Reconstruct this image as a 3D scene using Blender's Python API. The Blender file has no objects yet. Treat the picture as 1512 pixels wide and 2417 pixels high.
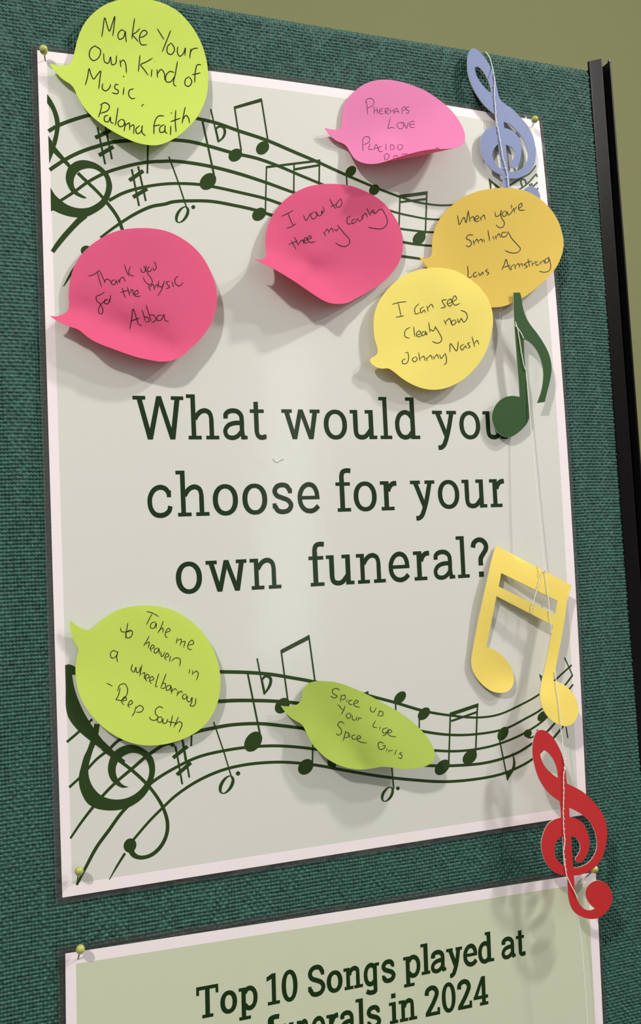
import bpy, bmesh, math, random
import numpy as np
from mathutils import Vector, Matrix
from mathutils.geometry import delaunay_2d_cdt

random.seed(3)
rng = np.random.default_rng(5)
scene = bpy.context.scene
COL = scene.collection

# ------------------------------------------------------------------ camera
# board space (metres): x to the right, u up, n out of the board; origin = top left corner of the big poster
RC = np.array([[0.9385230854481249, -0.05008301549837155, 0.34156421012676597],
               [-0.022488913167778176, -0.9961886142360912, -0.08427629352854593],
               [0.3444831880737633, 0.0714138391697812, -0.9360723245078715]])
CC = np.array([-0.03458216675892334, -0.27511930354855707, 0.47700592384659685])
FPX = 2216.016503011247
Z0 = 1.62                                    # height of the poster's top edge over the floor

def W(x, u, n):                              # board space (metres) -> world
    return Vector((x, -n, u + Z0))

cam = bpy.data.cameras.new('camera')
cam.sensor_fit = 'VERTICAL'
cam.sensor_height = 24.0
cam.lens = 24.0 * FPX / 2417.0
cam.clip_start = 0.01
cam_o = bpy.data.objects.new('camera', cam)
COL.objects.link(cam_o)
def _v(a): return Vector((a[0], -a[2], a[1]))
_r, _u, _b = _v(RC[0]), _v(-RC[1]), _v(-RC[2])
cam_o.matrix_world = Matrix(((_r.x, _u.x, _b.x, 0), (_r.y, _u.y, _b.y, 0), (_r.z, _u.z, _b.z, 0), (0, 0, 0, 1)))
cam_o.matrix_world.translation = W(*CC)
scene.camera = cam_o

# ------------------------------------------------------------------ light
scene.view_settings.view_transform = 'Standard'
scene.view_settings.look = 'None'
scene.view_settings.gamma = 1.0
scene.view_settings.use_curve_mapping = False
scene.view_settings.exposure = 0.0

wd = bpy.data.worlds.new('room_air'); scene.world = wd
wd.use_nodes = True
wd.node_tree.nodes['Background'].inputs[0].default_value = (1.0, 0.97, 0.92, 1)
wd.node_tree.nodes['Background'].inputs[1].default_value = 0.46

def lamp(name, pos, aim, power, size, color=(1, 0.95, 0.87), size_y=None):
    l = bpy.data.lights.new(name, 'AREA'); l.energy = power; l.color = color
    l.shape = 'DISK' if size_y is None else 'RECTANGLE'
    l.size = size
    if size_y: l.size_y = size_y
    o = bpy.data.objects.new(name, l); COL.objects.link(o)
    o.location = pos
    o.rotation_euler = (Vector(aim) - Vector(pos)).to_track_quat('-Z', 'Y').to_euler()
    return o
AIM = W(0.15, -0.25, 0)
WARM, NEUT = (1, 0.955, 0.90), (1, 0.975, 0.945)
lamp('ceiling_spot', W(2.10, 1.1, 1.50), AIM, 19, 0.12, NEUT)
lamp('ceiling_spot', W(1.35, 1.0, 0.85), AIM, 20, 0.12, NEUT)
lamp('ceiling_spot', W(-1.10, 1.05, 1.45), AIM, 31, 0.12, WARM)
lamp('window_daylight', W(1.05, -0.02, 3.2), W(0.1, -0.25, 0), 6, 0.22, (0.95, 0.98, 1.0), 1.3)

# ------------------------------------------------------------------ board space helpers
def rays(px):
    px = np.asarray(px, float).reshape(-1, 2)
    d = np.stack([(px[:, 0] - 756) / FPX, (px[:, 1] - 1208.5) / FPX, np.ones(len(px))], 1)
    return d @ RC
def at_h(px, h):                             # photo point + height over the board (mm) -> board space mm
    d = rays(px); h = np.broadcast_to(np.asarray(h, float), (len(d),))
    t = (h / 1000 - CC[2]) / d[:, 2]
    return (CC + t[:, None] * d) * 1000
def on_surface(px, hf, off=0.0):             # photo point on the surface h = hf(x, u)
    h = np.zeros(len(np.asarray(px, float).reshape(-1, 2)))
    for _ in range(8):
        p = at_h(px, h); h = hf(p[:, 0], p[:, 1]) + off
    return at_h(px, h)
PW, PH = 297.0, 420.0
def h_big(x, u):                             # bulge of the big laminated sheet (mm over the board)
    a = np.clip(np.asarray(x, float) / PW, 0, 1); b = np.clip(-np.asarray(u, float) / PH, 0, 1)
    T = 4.3 * np.sin(np.pi * a).clip(0, 1)
    R = 5.6 * np.sin(np.pi * b ** 0.85).clip(0, 1)
    return 1.0 + T * (1 - b) ** 1.5 + R * a ** 2
ROT2 = math.radians(1.15); O2 = (0.6, -446.0)
def to2(x, u):                               # board -> second sheet's own mm frame
    c, s = math.cos(ROT2), math.sin(ROT2)
    dx, du = np.asarray(x, float) - O2[0], np.asarray(u, float) - O2[1]
    return c * dx - s * du, s * dx + c * du
def from2(a, b):
    c, s = math.cos(ROT2), math.sin(ROT2)
    return O2[0] + c * np.asarray(a) + s * np.asarray(b), O2[1] - s * np.asarray(a) + c * np.asarray(b)
def h_low(x, u):
    a, b = to2(x, u)
    a = np.clip(a / PW, 0, 1); b = np.clip(-b / PH, 0, 1)
    return 1.0 + 4.0 * a ** 2 * (1 - b) + 1.2 * np.sin(np.pi * a) * (1 - b)

def tps(pts, vals):                          # smooth height field through control points
    P = np.asarray(pts, float) / 100.0; v = np.asarray(vals, float); n = len(P)
    def U(r2): return np.where(r2 > 1e-12, r2 * np.log(np.maximum(r2, 1e-12)), 0)
    K = U(((P[:, None] - P[None]) ** 2).sum(2)) + np.eye(n) * 1e-4
    Q = np.hstack([np.ones((n, 1)), P])
    A = np.block([[K, Q], [Q.T, np.zeros((3, 3))]])
    s = np.linalg.solve(A, np.concatenate([v, np.zeros(3)]))
    def f(px):
        X = np.asarray(px, float).reshape(-1, 2) / 100.0
        return U(((X[:, None] - P[None]) ** 2).sum(2)) @ s[:n] + s[n] + X @ s[n + 1:]
    return f

def T(ox, oy, s, pts):
    return [(ox + p[0] / s, oy + p[1] / s) for p in pts]

def catmull(P, n=6, closed=False, corners=()):
    P = [np.array(p, float) for p in P]; N = len(P); out = []
    if N < 3 and not closed:
        return np.array(P)
    rg = range(N) if closed else range(N - 1)
    for i in rg:
        p1, p2 = P[i], P[(i + 1) % N]
        p0 = P[(i - 1) % N] if (closed or i > 0) else 2 * p1 - p2
        p3 = P[(i + 2) % N] if (closed or i + 2 < N) else 2 * p2 - p1
        if i in corners: p0 = 2 * p1 - p2
        if (i + 1) % N in corners: p3 = 2 * p2 - p1
        d1 = max(np.linalg.norm(p2 - p1), 1e-6); d0 = max(np.linalg.norm(p1 - p0), 1e-6); d2 = max(np.linalg.norm(p3 - p2), 1e-6)
        t1 = ((p1 - p0) / d0 * d1 + (p2 - p1)) / 2; t2 = ((p3 - p2) / d2 * d1 + (p2 - p1)) / 2
        for k in range(n):
            t = k / n
            out.append((2*t**3-3*t**2+1)*p1 + (t**3-2*t**2+t)*t1 + (-2*t**3+3*t**2)*p2 + (t**3-t**2)*t2)
    if not closed: out.append(P[-1])
    return np.array(out)

class Flat:                                  # collects flat shapes in 2D; build() lifts them onto a surface
    def __init__(s): s.v = []; s.f = []; s.st = []
    def lay(s):                              # each drawn shape lies a hair above the one before it
        k = np.searchsorted(np.array(s.st), np.arange(len(s.v)), side='right')
        return (k % 60) * 0.0012
    def poly(s, pts):
        b = len(s.v); s.st.append(b); s.v += [tuple(p) for p in pts]; s.f.append(tuple(range(b, b + len(pts))))
    def rect(s, x0, y0, x1, y1): s.poly([(x0, y0), (x1, y0), (x1, y1), (x0, y1)])
    def tri(s, outline, holes=()):
        v, f = cdt(outline, holes, None)
        b = len(s.v); s.st.append(b); s.v += [tuple(p) for p in v]; s.f += [tuple(b + i for i in t) for t in f]
    def stroke(s, pts, w, n=6, taper=None, closed=False, corners=()):
        w = np.atleast_1d(np.asarray(w, float))
        if len(w) >= 5 and not closed:       # drop points that double back where two tracings meet
            pts = list(pts); i = 1
            while i < len(pts) - 1:
                a = np.subtract(pts[i], pts[i - 1]); b = np.subtract(pts[i + 1], pts[i])
                if a @ b < -0.25 * np.linalg.norm(a) * np.linalg.norm(b) or np.linalg.norm(b) < 3: pts.pop(i + 1); i = max(1, i - 1)
                else: i += 1
        P = catmull(pts, n, closed, corners)
        m = len(P)
        if len(w) == 1: ww = np.full(m, w[0])
        else: ww = np.interp(np.linspace(0, 1, m), np.linspace(0, 1, len(w)), w)
        if taper:
            L = np.concatenate([[0], np.cumsum(np.linalg.norm(np.diff(P, axis=0), axis=1))])
            e = np.minimum(L, L[-1] - L); ww = ww * np.clip(0.45 + 0.55 * e / taper, 0.3, 1)
        if closed: Tn = np.roll(P, -1, 0) - np.roll(P, 1, 0)
        else: Tn = np.gradient(P, axis=0)
        Tn /= np.maximum(np.linalg.norm(Tn, axis=1, keepdims=True), 1e-9)
        N = np.stack([-Tn[:, 1], Tn[:, 0]], 1) * ww[:, None] / 2
        b = len(s.v); s.st.append(b)
        for i in range(m):
            s.v.append(tuple(P[i] + N[i])); s.v.append(tuple(P[i] - N[i]))
        for i in range(m if closed else m - 1):
            j = (i + 1) % m
            s.f.append((b + 2*i, b + 2*i + 1, b + 2*j + 1, b + 2*j))
    def line(s, pts, w):                     # straight segments with mitred corners
        s.stroke(pts, w, n=1, corners=tuple(range(len(pts))))
    def ell(s, c, a, b, ang, n=28):
        ca, sa = math.cos(math.radians(ang)), math.sin(math.radians(ang))
        s.poly([(c[0] + a*math.cos(t)*ca - b*math.sin(t)*sa, c[1] + a*math.cos(t)*sa + b*math.sin(t)*ca)
                for t in [2*math.pi*k/n for k in range(n)]])
    def ring(s, c, ax, ay, bx, by, n=40, ang=0, e=2.0, ang2=None):
        b0 = len(s.v); s.st.append(b0)
        A2 = ang if ang2 is None else ang2
        for k in range(n):
            t = 2*math.pi*k/n
            for rx, ry, g in ((ax, ay, ang), (bx, by, A2)):
                x = rx*math.copysign(abs(math.cos(t))**(2/e), math.cos(t)); y = ry*math.copysign(abs(math.sin(t))**(2/e), math.sin(t))
                ca, sa = math.cos(math.radians(g)), math.sin(math.radians(g))
                s.v.append((c[0] + x*ca - y*sa, c[1] + x*sa + y*ca))
        for k in range(n):
            j = (k + 1) % n
            s.f.append((b0 + 2*k, b0 + 2*k + 1, b0 + 2*j + 1, b0 + 2*j))

def inside(P, poly):
    P = np.asarray(P, float); Q = np.asarray(poly, float)
    x, y = P[:, 0], P[:, 1]; c = np.zeros(len(P), bool)
    x1, y1 = Q[:, 0], Q[:, 1]; x2, y2 = np.roll(x1, -1), np.roll(y1, -1)
    for i in range(len(Q)):
        m = (y1[i] > y) != (y2[i] > y)
        if y2[i] != y1[i]:
            c ^= m & (x < (x2[i] - x1[i]) * (y - y1[i]) / (y2[i] - y1[i]) + x1[i])
    return c
def cdt(outline, holes=(), step=None):
    loops = [np.asarray(outline, float)] + [np.asarray(h, float) for h in holes]
    V = []; Ed = []
    for L in loops:
        b = len(V); V += [Vector(p) for p in L.tolist()]
        Ed += [(b + i, b + (i + 1) % len(L)) for i in range(len(L))]
    if step:
        lo, hi = loops[0].min(0), loops[0].max(0)
        g = np.stack(np.meshgrid(np.arange(lo[0], hi[0], step), np.arange(lo[1], hi[1], step)), -1).reshape(-1, 2)
        g += (np.arange(len(g)) % 2)[:, None] * step * 0.1
        k = inside(g, loops[0])
        for h in loops[1:]: k &= ~inside(g, h)
        g = g[k]
        allp = np.concatenate(loops)
        if len(g):
            d = np.sqrt(((g[:, None] - allp[None]) ** 2).sum(2)).min(1)
            g = g[d > step * 0.45]
        V += [Vector(p) for p in g.tolist()]
    v, e, f, *_ = delaunay_2d_cdt(V, Ed, [], 0, 1e-5)
    vv = np.array([[p[0], p[1]] for p in v])
    cen = np.array([vv[list(t)].mean(0) for t in f])
    k = inside(cen, loops[0])
    for h in loops[1:]: k &= ~inside(cen, h)
    ff = []
    for t, ok in zip(f, k):
        if not ok: continue
        a, b, c = vv[list(t)[:3]]
        if (b[0]-a[0])*(c[1]-a[1]) - (b[1]-a[1])*(c[0]-a[0]) < 0: t = tuple(reversed(t))
        ff.append(tuple(t))
    return vv, ff

# ------------------------------------------------------------------ objects
def link(name, verts, faces, mats, parent=None, smooth=False, midx=None):
    me = bpy.data.meshes.new(name)
    me.from_pydata([tuple(v) for v in verts], [], [tuple(f) for f in faces])
    for m in (mats if isinstance(mats, (list, tuple)) else [mats]): me.materials.append(m)
    if midx is not None: me.polygons.foreach_set('material_index', np.asarray(midx, np.int32))
    if smooth: me.polygons.foreach_set('use_smooth', np.ones(len(me.polygons), bool))
    me.update()
    o = bpy.data.objects.new(name, me); COL.objects.link(o)
    if parent is not None:
        o.parent = parent
        o.matrix_parent_inverse = Matrix.Translation(-parent.location)
    return o
def wv(p_mm):                                # board space mm -> world tuples
    p = np.asarray(p_mm, float) / 1000
    return np.stack([p[:, 0], -p[:, 2], p[:, 1] + Z0], 1)
def thing(name, label, cat, loc, group=None):
    o = bpy.data.objects.new(name, None); COL.objects.link(o)
    o.location = loc; o.empty_display_size = 0.02
    o['label'] = label; o['category'] = cat
    if group: o['group'] = group
    return o
def tag(o, label, cat, group=None):
    o['label'] = label; o['category'] = cat
    if group: o['group'] = group
    return o
def orient(faces, sgn):                      # photo y runs down: flip so that fronts face the viewer
    return [tuple(reversed(f)) for f in faces] if sgn < 0 else faces

def sheet_px(name, outline, holes, hf, thick, mats, parent=None, step=10):
    """a thin sheet whose outline is given in photo points, standing at height hf(px) over the board"""
    v, f = cdt(outline, holes, step)
    h = hf(v); P = at_h(v, h); B = P.copy(); B[:, 2] -= thick
    n = len(v)
    f = [tuple(reversed(t)) for t in f]      # photo frame is y-down
    F = list(f) + [tuple(i + n for i in reversed(t)) for t in f]
    cnt = {}
    for t in f:
        for i in range(len(t)):
            e = (t[i], t[(i + 1) % len(t)]); cnt[e] = 1
    rim = [(a, b) for (a, b) in cnt if (b, a) not in cnt]
    rid = sorted({i for e in rim for i in e}); rmap = {q: 2 * n + k for k, q in enumerate(rid)}; nr = len(rid)
    side = [(rmap[a], rmap[a] + nr, rmap[b] + nr, rmap[b]) for (a, b) in rim]
    mi = [0] * len(F) + [1 if isinstance(mats, (list, tuple)) and len(mats) > 1 else 0] * len(side)
    o = link(name, wv(np.vstack([P, B, P[rid], B[rid]])), F + side, mats, parent, midx=mi)
    sm = np.array([True] * len(F) + [False] * len(side)); o.data.polygons.foreach_set('use_smooth', sm)
    return o
def flat_px(name, fl, surf, mat, parent=None):
    """flat marks drawn in photo points, lifted by surf(px array) -> board space mm"""
    P = surf(np.array(fl.v), fl.lay())
    fs = []
    V = np.array(fl.v)
    for t in fl.f:
        q = V[list(t)]
        a = 0.5 * np.sum(q[:, 0] * np.roll(q[:, 1], -1) - np.roll(q[:, 0], -1) * q[:, 1])
        fs.append(tuple(reversed(t)) if a > 0 else t)
    return link(name, wv(P), fs, mat, parent)

# ------------------------------------------------------------------ materials
def lin(c):
    c = np.array(c, float) / 255
    r = np.where(c <= 0.04045, c / 12.92, ((c + 0.055) / 1.055) ** 2.4)
    return (float(r[0]), float(r[1]), float(r[2]), 1)
def mat(name, col, rough=0.6, spec=0.5, coat=0.0, coat_rough=0.1, noise=None, bump=None, sheen=0.0, metal=0.0):
    """noise = (scale, amount) colour mottling; bump = (scale, distance in mm, detail)"""
    m = bpy.data.materials.new(name); m.use_nodes = True
    nt = m.node_tree; b = nt.nodes['Principled BSDF']
    c = col if len(col) == 4 else lin(col)
    b.inputs['Base Color'].default_value = c
    b.inputs['Roughness'].default_value = rough
    b.inputs['Specular IOR Level'].default_value = spec
    b.inputs['Coat Weight'].default_value = coat
    b.inputs['Coat Roughness'].default_value = coat_rough
    b.inputs['Sheen Weight'].default_value = sheen
    b.inputs['Metallic'].default_value = metal
    tc = nt.nodes.new('ShaderNodeTexCoord')
    if noise:
        n = nt.nodes.new('ShaderNodeTexNoise'); n.inputs['Scale'].default_value = noise[0]; n.inputs['Detail'].default_value = 4
        nt.links.new(tc.outputs['Object'], n.inputs['Vector'])
        mr = nt.nodes.new('ShaderNodeMapRange'); mr.inputs['To Min'].default_value = 1 - noise[1]; mr.inputs['To Max'].default_value = 1 + noise[1]
        nt.links.new(n.outputs['Fac'], mr.inputs['Value'])
        vm = nt.nodes.new('ShaderNodeVectorMath'); vm.operation = 'SCALE'; vm.inputs[0].default_value = c[:3]
        nt.links.new(mr.outputs['Result'], vm.inputs['Scale'])
        nt.links.new(vm.outputs['Vector'], b.inputs['Base Color'])
    if bump:
        n = nt.nodes.new('ShaderNodeTexNoise'); n.inputs['Scale'].default_value = bump[0]; n.inputs['Detail'].default_value = bump[2] if len(bump) > 2 else 3
        nt.links.new(tc.outputs['Object'], n.inputs['Vector'])
        bp = nt.nodes.new('ShaderNodeBump'); bp.inputs['Distance'].default_value = bump[1] / 1000; bp.inputs['Strength'].default_value = 1
        nt.links.new(n.outputs['Fac'], bp.inputs['Height'])
        nt.links.new(bp.outputs['Normal'], b.inputs['Normal'])
        nt.links.new(bp.outputs['Normal'], b.inputs['Coat Normal'])
    return m
LAM = dict(rough=0.55, spec=0.2, coat=0.35, coat_rough=0.12, bump=(38, 0.13, 5))
M_field = mat('print_grey', (205, 206, 199), **LAM)
M_border = mat('print_white', (233, 223, 227), **LAM)
M_sage = mat('print_sage', (193, 199, 174), **LAM)
M_ink = mat('print_dark_green', (22, 44, 14), 0.5, 0.15, coat=0.12, coat_rough=0.12, bump=(38, 0.10, 5))
M_music = mat('print_moss_green', (38, 60, 20), 0.5, 0.15, coat=0.12, coat_rough=0.12, bump=(38, 0.10, 5))
M_lime = mat('lime_paper', (212, 231, 104), 0.75, 0.3, noise=(900, 0.03))
M_lime2 = mat('leaf_paper', (174, 196, 86), 0.75, 0.3, noise=(900, 0.03))
M_pink = mat('pink_paper', (229, 138, 190), 0.75, 0.3, noise=(900, 0.03))
M_hot = mat('hot_pink_paper', (221, 94, 138), 0.75, 0.3, noise=(900, 0.03))
M_yel = mat('amber_paper', (226, 202, 96), 0.75, 0.3, noise=(900, 0.03))
M_lem = mat('lemon_paper', (243, 232, 124), 0.75, 0.3, noise=(900, 0.03))
def translucent(m, col, f=0.28):
    nt = m.node_tree; b = nt.nodes['Principled BSDF']; out = nt.nodes['Material Output']
    t = nt.nodes.new('ShaderNodeBsdfTranslucent'); t.inputs['Color'].default_value = lin(col)
    mx = nt.nodes.new('ShaderNodeMixShader'); mx.inputs[0].default_value = f
    nt.links.new(b.outputs[0], mx.inputs[1]); nt.links.new(t.outputs[0], mx.inputs[2]); nt.links.new(mx.outputs[0], out.inputs['Surface'])
for m_, c_ in ((M_lime, (196, 222, 60)), (M_lime2, (150, 190, 40)), (M_pink, (255, 90, 140)), (M_hot, (255, 40, 100)), (M_yel, (255, 205, 50)), (M_lem, (255, 225, 60))):
    translucent(m_, c_)
M_pen = mat('pen_ink', (16, 13, 16), 0.5, 0.3)
M_penp = mat('purple_pen_ink', (92, 36, 84), 0.5, 0.3)
M_core = mat('card_edge', (196, 196, 186), 0.8, 0.2)
M_blue = mat('blue_card', (104, 119, 162), 0.5, 0.4, noise=(500, 0.05))
M_green = mat('green_card', (40, 76, 32), 0.6, 0.35, noise=(700, 0.05))
M_gold = mat('gold_card', (230, 206, 102), 0.7, 0.3, noise=(1400, 0.05))
M_red = mat('red_card', (178, 32, 34), 0.55, 0.35, noise=(500, 0.03))
M_thread = mat('cotton_thread', (232, 230, 220), 0.8, 0.2)
M_pearl = mat('pin_pearl', (176, 180, 96), 0.18, 0.6, coat=0.6, coat_rough=0.05)
M_steel = mat('pin_steel', (150, 140, 125), 0.3, 0.5, metal=1.0)
M_black = mat('black_plastic', (16, 14, 15), 0.30, 0.10, bump=(160, 0.03))
M_hair = mat('hair', (60, 50, 45), 0.5)
M_wall = mat('olive_paint', (128, 131, 93), 0.85, 0.2, noise=(3, 0.04), bump=(220, 0.15))
M_floor = mat('carpet_grey', (92, 90, 84), 0.95, 0.1, noise=(80, 0.15))
M_ceil = mat('ceiling_white', (232, 230, 222), 0.9, 0.1, noise=(8, 0.02))

def fabric_mat():
    m = mat('green_weave', (52, 92, 82), 0.48, 0.42, sheen=0.0)
    nt = m.node_tree; b = nt.nodes['Principled BSDF']
    tc = nt.nodes.new('ShaderNodeTexCoord')
    n = nt.nodes.new('ShaderNodeTexNoise'); n.inputs['Scale'].default_value = 520; n.inputs['Detail'].default_value = 2
    nt.links.new(tc.outputs['Object'], n.inputs['Vector'])
    r = nt.nodes.new('ShaderNodeValToRGB')
    r.color_ramp.elements[0].position = 0.3; r.color_ramp.elements[0].color = lin((15, 55, 48))
    r.color_ramp.elements[1].position = 0.78; r.color_ramp.elements[1].color = lin((56, 106, 94))
    nt.links.new(n.outputs['Fac'], r.inputs['Fac']); nt.links.new(r.outputs['Color'], b.inputs['Base Color'])
    return m
M_fab = fabric_mat()

def film_mat():
    m = bpy.data.materials.new('clear_laminate'); m.use_nodes = True
    nt = m.node_tree; nt.nodes.clear()
    out = nt.nodes.new('ShaderNodeOutputMaterial')
    tr = nt.nodes.new('ShaderNodeBsdfTransparent'); tr.inputs['Color'].default_value = (0.80, 0.78, 0.78, 1)
    gl = nt.nodes.new('ShaderNodeBsdfGlossy'); gl.inputs['Roughness'].default_value = 0.14
    df = nt.nodes.new('ShaderNodeBsdfDiffuse'); df.inputs['Color'].default_value = (0.42, 0.40, 0.40, 1)
    m1 = nt.nodes.new('ShaderNodeMixShader'); m1.inputs[0].default_value = 0.45
    m2 = nt.nodes.new('ShaderNodeMixShader'); m2.inputs[0].default_value = 0.09
    nt.links.new(gl.outputs[0], m1.inputs[1]); nt.links.new(df.outputs[0], m1.inputs[2])
    nt.links.new(tr.outputs[0], m2.inputs[1]); nt.links.new(m1.outputs[0], m2.inputs[2])
    tc = nt.nodes.new('ShaderNodeTexCoord'); n = nt.nodes.new('ShaderNodeTexNoise'); n.inputs['Scale'].default_value = 90
    bp = nt.nodes.new('ShaderNodeBump'); bp.inputs['Distance'].default_value = 0.0006
    nt.links.new(tc.outputs['Object'], n.inputs['Vector']); nt.links.new(n.outputs['Fac'], bp.inputs['Height']); nt.links.new(bp.outputs['Normal'], gl.inputs['Normal'])
    nt.links.new(m2.outputs[0], out.inputs['Surface'])
    return m
M_film = film_mat()

# ------------------------------------------------------------------ room
def box(name, a, b, m, parent=None):
    (x0, y0, z0), (x1, y1, z1) = a, b
    v = [(x0,y0,z0),(x1,y0,z0),(x1,y1,z0),(x0,y1,z0),(x0,y0,z1),(x1,y0,z1),(x1,y1,z1),(x0,y1,z1)]
    f = [(0,3,2,1),(4,5,6,7),(0,1,5,4),(1,2,6,5),(2,3,7,6),(3,0,4,7)]
    return link(name, v, f, m, parent)
WALLY = 0.95
for o in (box('wall_back', (-3.2, WALLY, 0), (3.2, WALLY + 0.1, 2.75), M_wall),
          box('floor', (-3.2, -4.0, -0.1), (3.2, WALLY, 0), M_floor),
          box('ceiling', (-3.2, -4.0, 2.75), (3.2, WALLY + 0.1, 2.85), M_ceil)):
    o['kind'] = 'structure'
bb = link('baseboard_back', *(lambda v: (v, [(0,1,2,3),(3,2,4,5)]))([(-3.2, WALLY-0.012, 0), (3.2, WALLY-0.012, 0), (3.2, WALLY-0.012, 0.09), (-3.2, WALLY-0.012, 0.09), (3.2, WALLY, 0.10), (-3.2, WALLY, 0.10)]), M_ceil)
bb['kind'] = 'structure'

# ------------------------------------------------------------------ display board
XL, XR = -610.0, 337.0
board = thing('display_board', 'freestanding display board covered in coarse green woven fabric with a black edge post', 'display board', W(0.0, -Z0, -0.02))
# padded core with the cloth on it where nothing but posters shows
TAB = rng.uniform(-1, 1, (512, 512))
def weave_h(X, Z):
    pw, pz = 1.62, 1.86
    jx = 0.10 * np.sin(Z * 0.21 + 0.7) + 0.12 * np.sin(Z * 0.063 + X * 0.02)
    jz = 0.12 * np.sin(X * 0.17 + 1.1) + 0.16 * np.sin(X * 0.041 + Z * 0.013)
    x = (X + jx) / pw; z = (Z + jz) / pz
    i = np.floor(z).astype(int); j = np.floor(x).astype(int)
    v = z - i; u = x - j
    rnd = TAB[i % 512, j % 512]; rn2 = TAB[(i + 211) % 512, (j + 97) % 512]
    sg = np.where(i % 2 == 0, 1, -1); sj = np.where(j % 2 == 0, 1, -1)
    weft = np.sqrt(np.clip(1 - ((2 * v - 1) / 0.92) ** 2, 0, 1)) * (0.62 + 0.10 * rn2) + 0.56 * np.cos(np.pi * (x - 0.5)) * sg + 0.20 * rnd - 0.25
    warp = np.sqrt(np.clip(1 - ((2 * u - 1) / 0.74) ** 2, 0, 1)) * (0.52 + 0.10 * rnd) - 0.56 * np.cos(np.pi * (z - 0.5)) * sj + 0.16 * rn2 - 0.55
    weft = np.where(np.abs(2 * v - 1) > 0.92, -1.2, weft); warp = np.where(np.abs(2 * u - 1) > 0.74, -1.2, warp)
    return np.maximum(np.maximum(weft, warp), -0.95) * 0.85 - 0.75
def weave_patch(x0, x1, s0, s1, V, F):
    nx = int((x1 - x0) / 0.27); ns = int((s1 - s0) / 0.31)
    X, S = np.meshgrid(np.linspace(x0, x1, nx), np.linspace(s0, s1, ns))
    hw = weave_h(X, S)
    # roll over the top edge, and a soft fall-off at the post
    a = np.clip((S - 35) / 7.0, 0, math.pi / 2)
    Zb = np.where(S > 35, 35 + 7 * np.sin(a), S); Hb = np.where(S > 35, -7 * (1 - np.cos(a)), 0)
    e = np.clip((X - 336) / 2.3, 0, 1); Hb = Hb - 0.6 * e ** 2
    Hb = Hb + 0.5 * np.sin(X * 0.03) * np.sin(S * 0.02)
    P = np.stack([X, Zb + hw * np.sin(a), Hb + hw * np.cos(a)], -1).reshape(-1, 3)
    b = sum(len(q) for q in V)
    idx = np.arange(nx * ns).reshape(ns, nx) + b
    V.append(P); F.append(np.stack([idx[:-1, :-1], idx[:-1, 1:], idx[1:, 1:], idx[1:, :-1]], -1).reshape(-1, 4))
V, F = [], []
weave_patch(-64, 338.3, -10, 46, V, F)
weave_patch(-64, 8, -575, -9.5, V, F)
weave_patch(286, 338.3, -575, -9.5, V, F)
weave_patch(7.5, 286.5, -466, -408, V, F)
V = np.concatenate(V); F = np.concatenate(F)
me = bpy.data.meshes.new('fabric_cover')
me.vertices.add(len(V)); me.vertices.foreach_set('co', wv(V).astype(np.float32).ravel())
me.loops.add(F.size); me.loops.foreach_set('vertex_index', F.astype(np.int32).ravel())
me.polygons.add(len(F)); me.polygons.foreach_set('loop_start', np.arange(0, F.size, 4, dtype=np.int32))
me.polygons.foreach_set('use_smooth', np.ones(len(F), bool))
me.materials.append(M_fab); me.update(calc_edges=True); me.validate()
fo = bpy.data.objects.new('fabric_cover', me); COL.objects.link(fo)
fo.parent = board; fo.matrix_parent_inverse = Matrix.Translation(-board.location)
# the padded panel under the cloth (rounded top edge)
prof = [(-1.9, -900)] + [(-1.9, 33)] + [(-1.9 - 7 + 7 * math.cos(t), 33 + 7 * math.sin(t)) for t in np.linspace(0, math.pi/2, 7)][1:] \
       + [(-25 + 7 - 7 * math.sin(t), 33 + 7 * math.cos(t)) for t in np.linspace(0, math.pi/2, 7)] + [(-25, -900)]
pv = []
for x in (XL, XR - 3):
    pv += [(x, p[1], p[0]) for p in prof]
k = len(prof)
pf = [(i, (i + 1) % k, (i + 1) % k + k, i + k) for i in range(k)] + [tuple(range(k))[::-1], tuple(range(k, 2 * k))]
link('padded_panel', wv(pv), pf, M_fab, board)
# black edge post: an extruded plastic profile
def post(xa, mirror=1):
    q = [(0, -1.5), (0, -0.4), (0.3, 0.0), (0.8, 0.4), (6.0, 4.4), (6.5, 4.4), (6.7, -3.0), (13.2, -3.0), (13.3, 3.2), (14.4, 3.2), (15.0, 2.4), (15.0, -27), (0, -27), (0, -25.5), (6, -25.5), (6, -1.5)]
    v = []
    top = 45.0
    for u in (top, -1620):
        v += [(xa + mirror * p[0] - (0.0), u, p[1]) for p in q]
    n = len(q)
    f = [(i, (i + 1) % n, (i + 1) % n + n, i + n) for i in range(n)] + [tuple(range(n)), tuple(range(n, 2 * n))[::-1]]
    o = link('edge_post', wv(v), f, M_black, board)
    return o
pr = post(338.0)
pl = post(XL - 1, -1)
# torn lip at the end of the post
lip = [(350.9, 44.8, 3.1), (351.5, 46.7, 2.9), (352.2, 45.7, 3.0), (352.7, 46.1, 2.7), (353.2, 44.8, 2.9)]
lv = lip + [(a, b, c - 1.3) for a, b, c in lip]; n = len(lip)
link('torn_lip', wv(lv), [tuple(range(n))[::-1], tuple(range(n, 2*n))] + [(i, (i+1) % n, (i+1) % n + n, i + n) for i in range(n)], M_black, pr)

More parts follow.
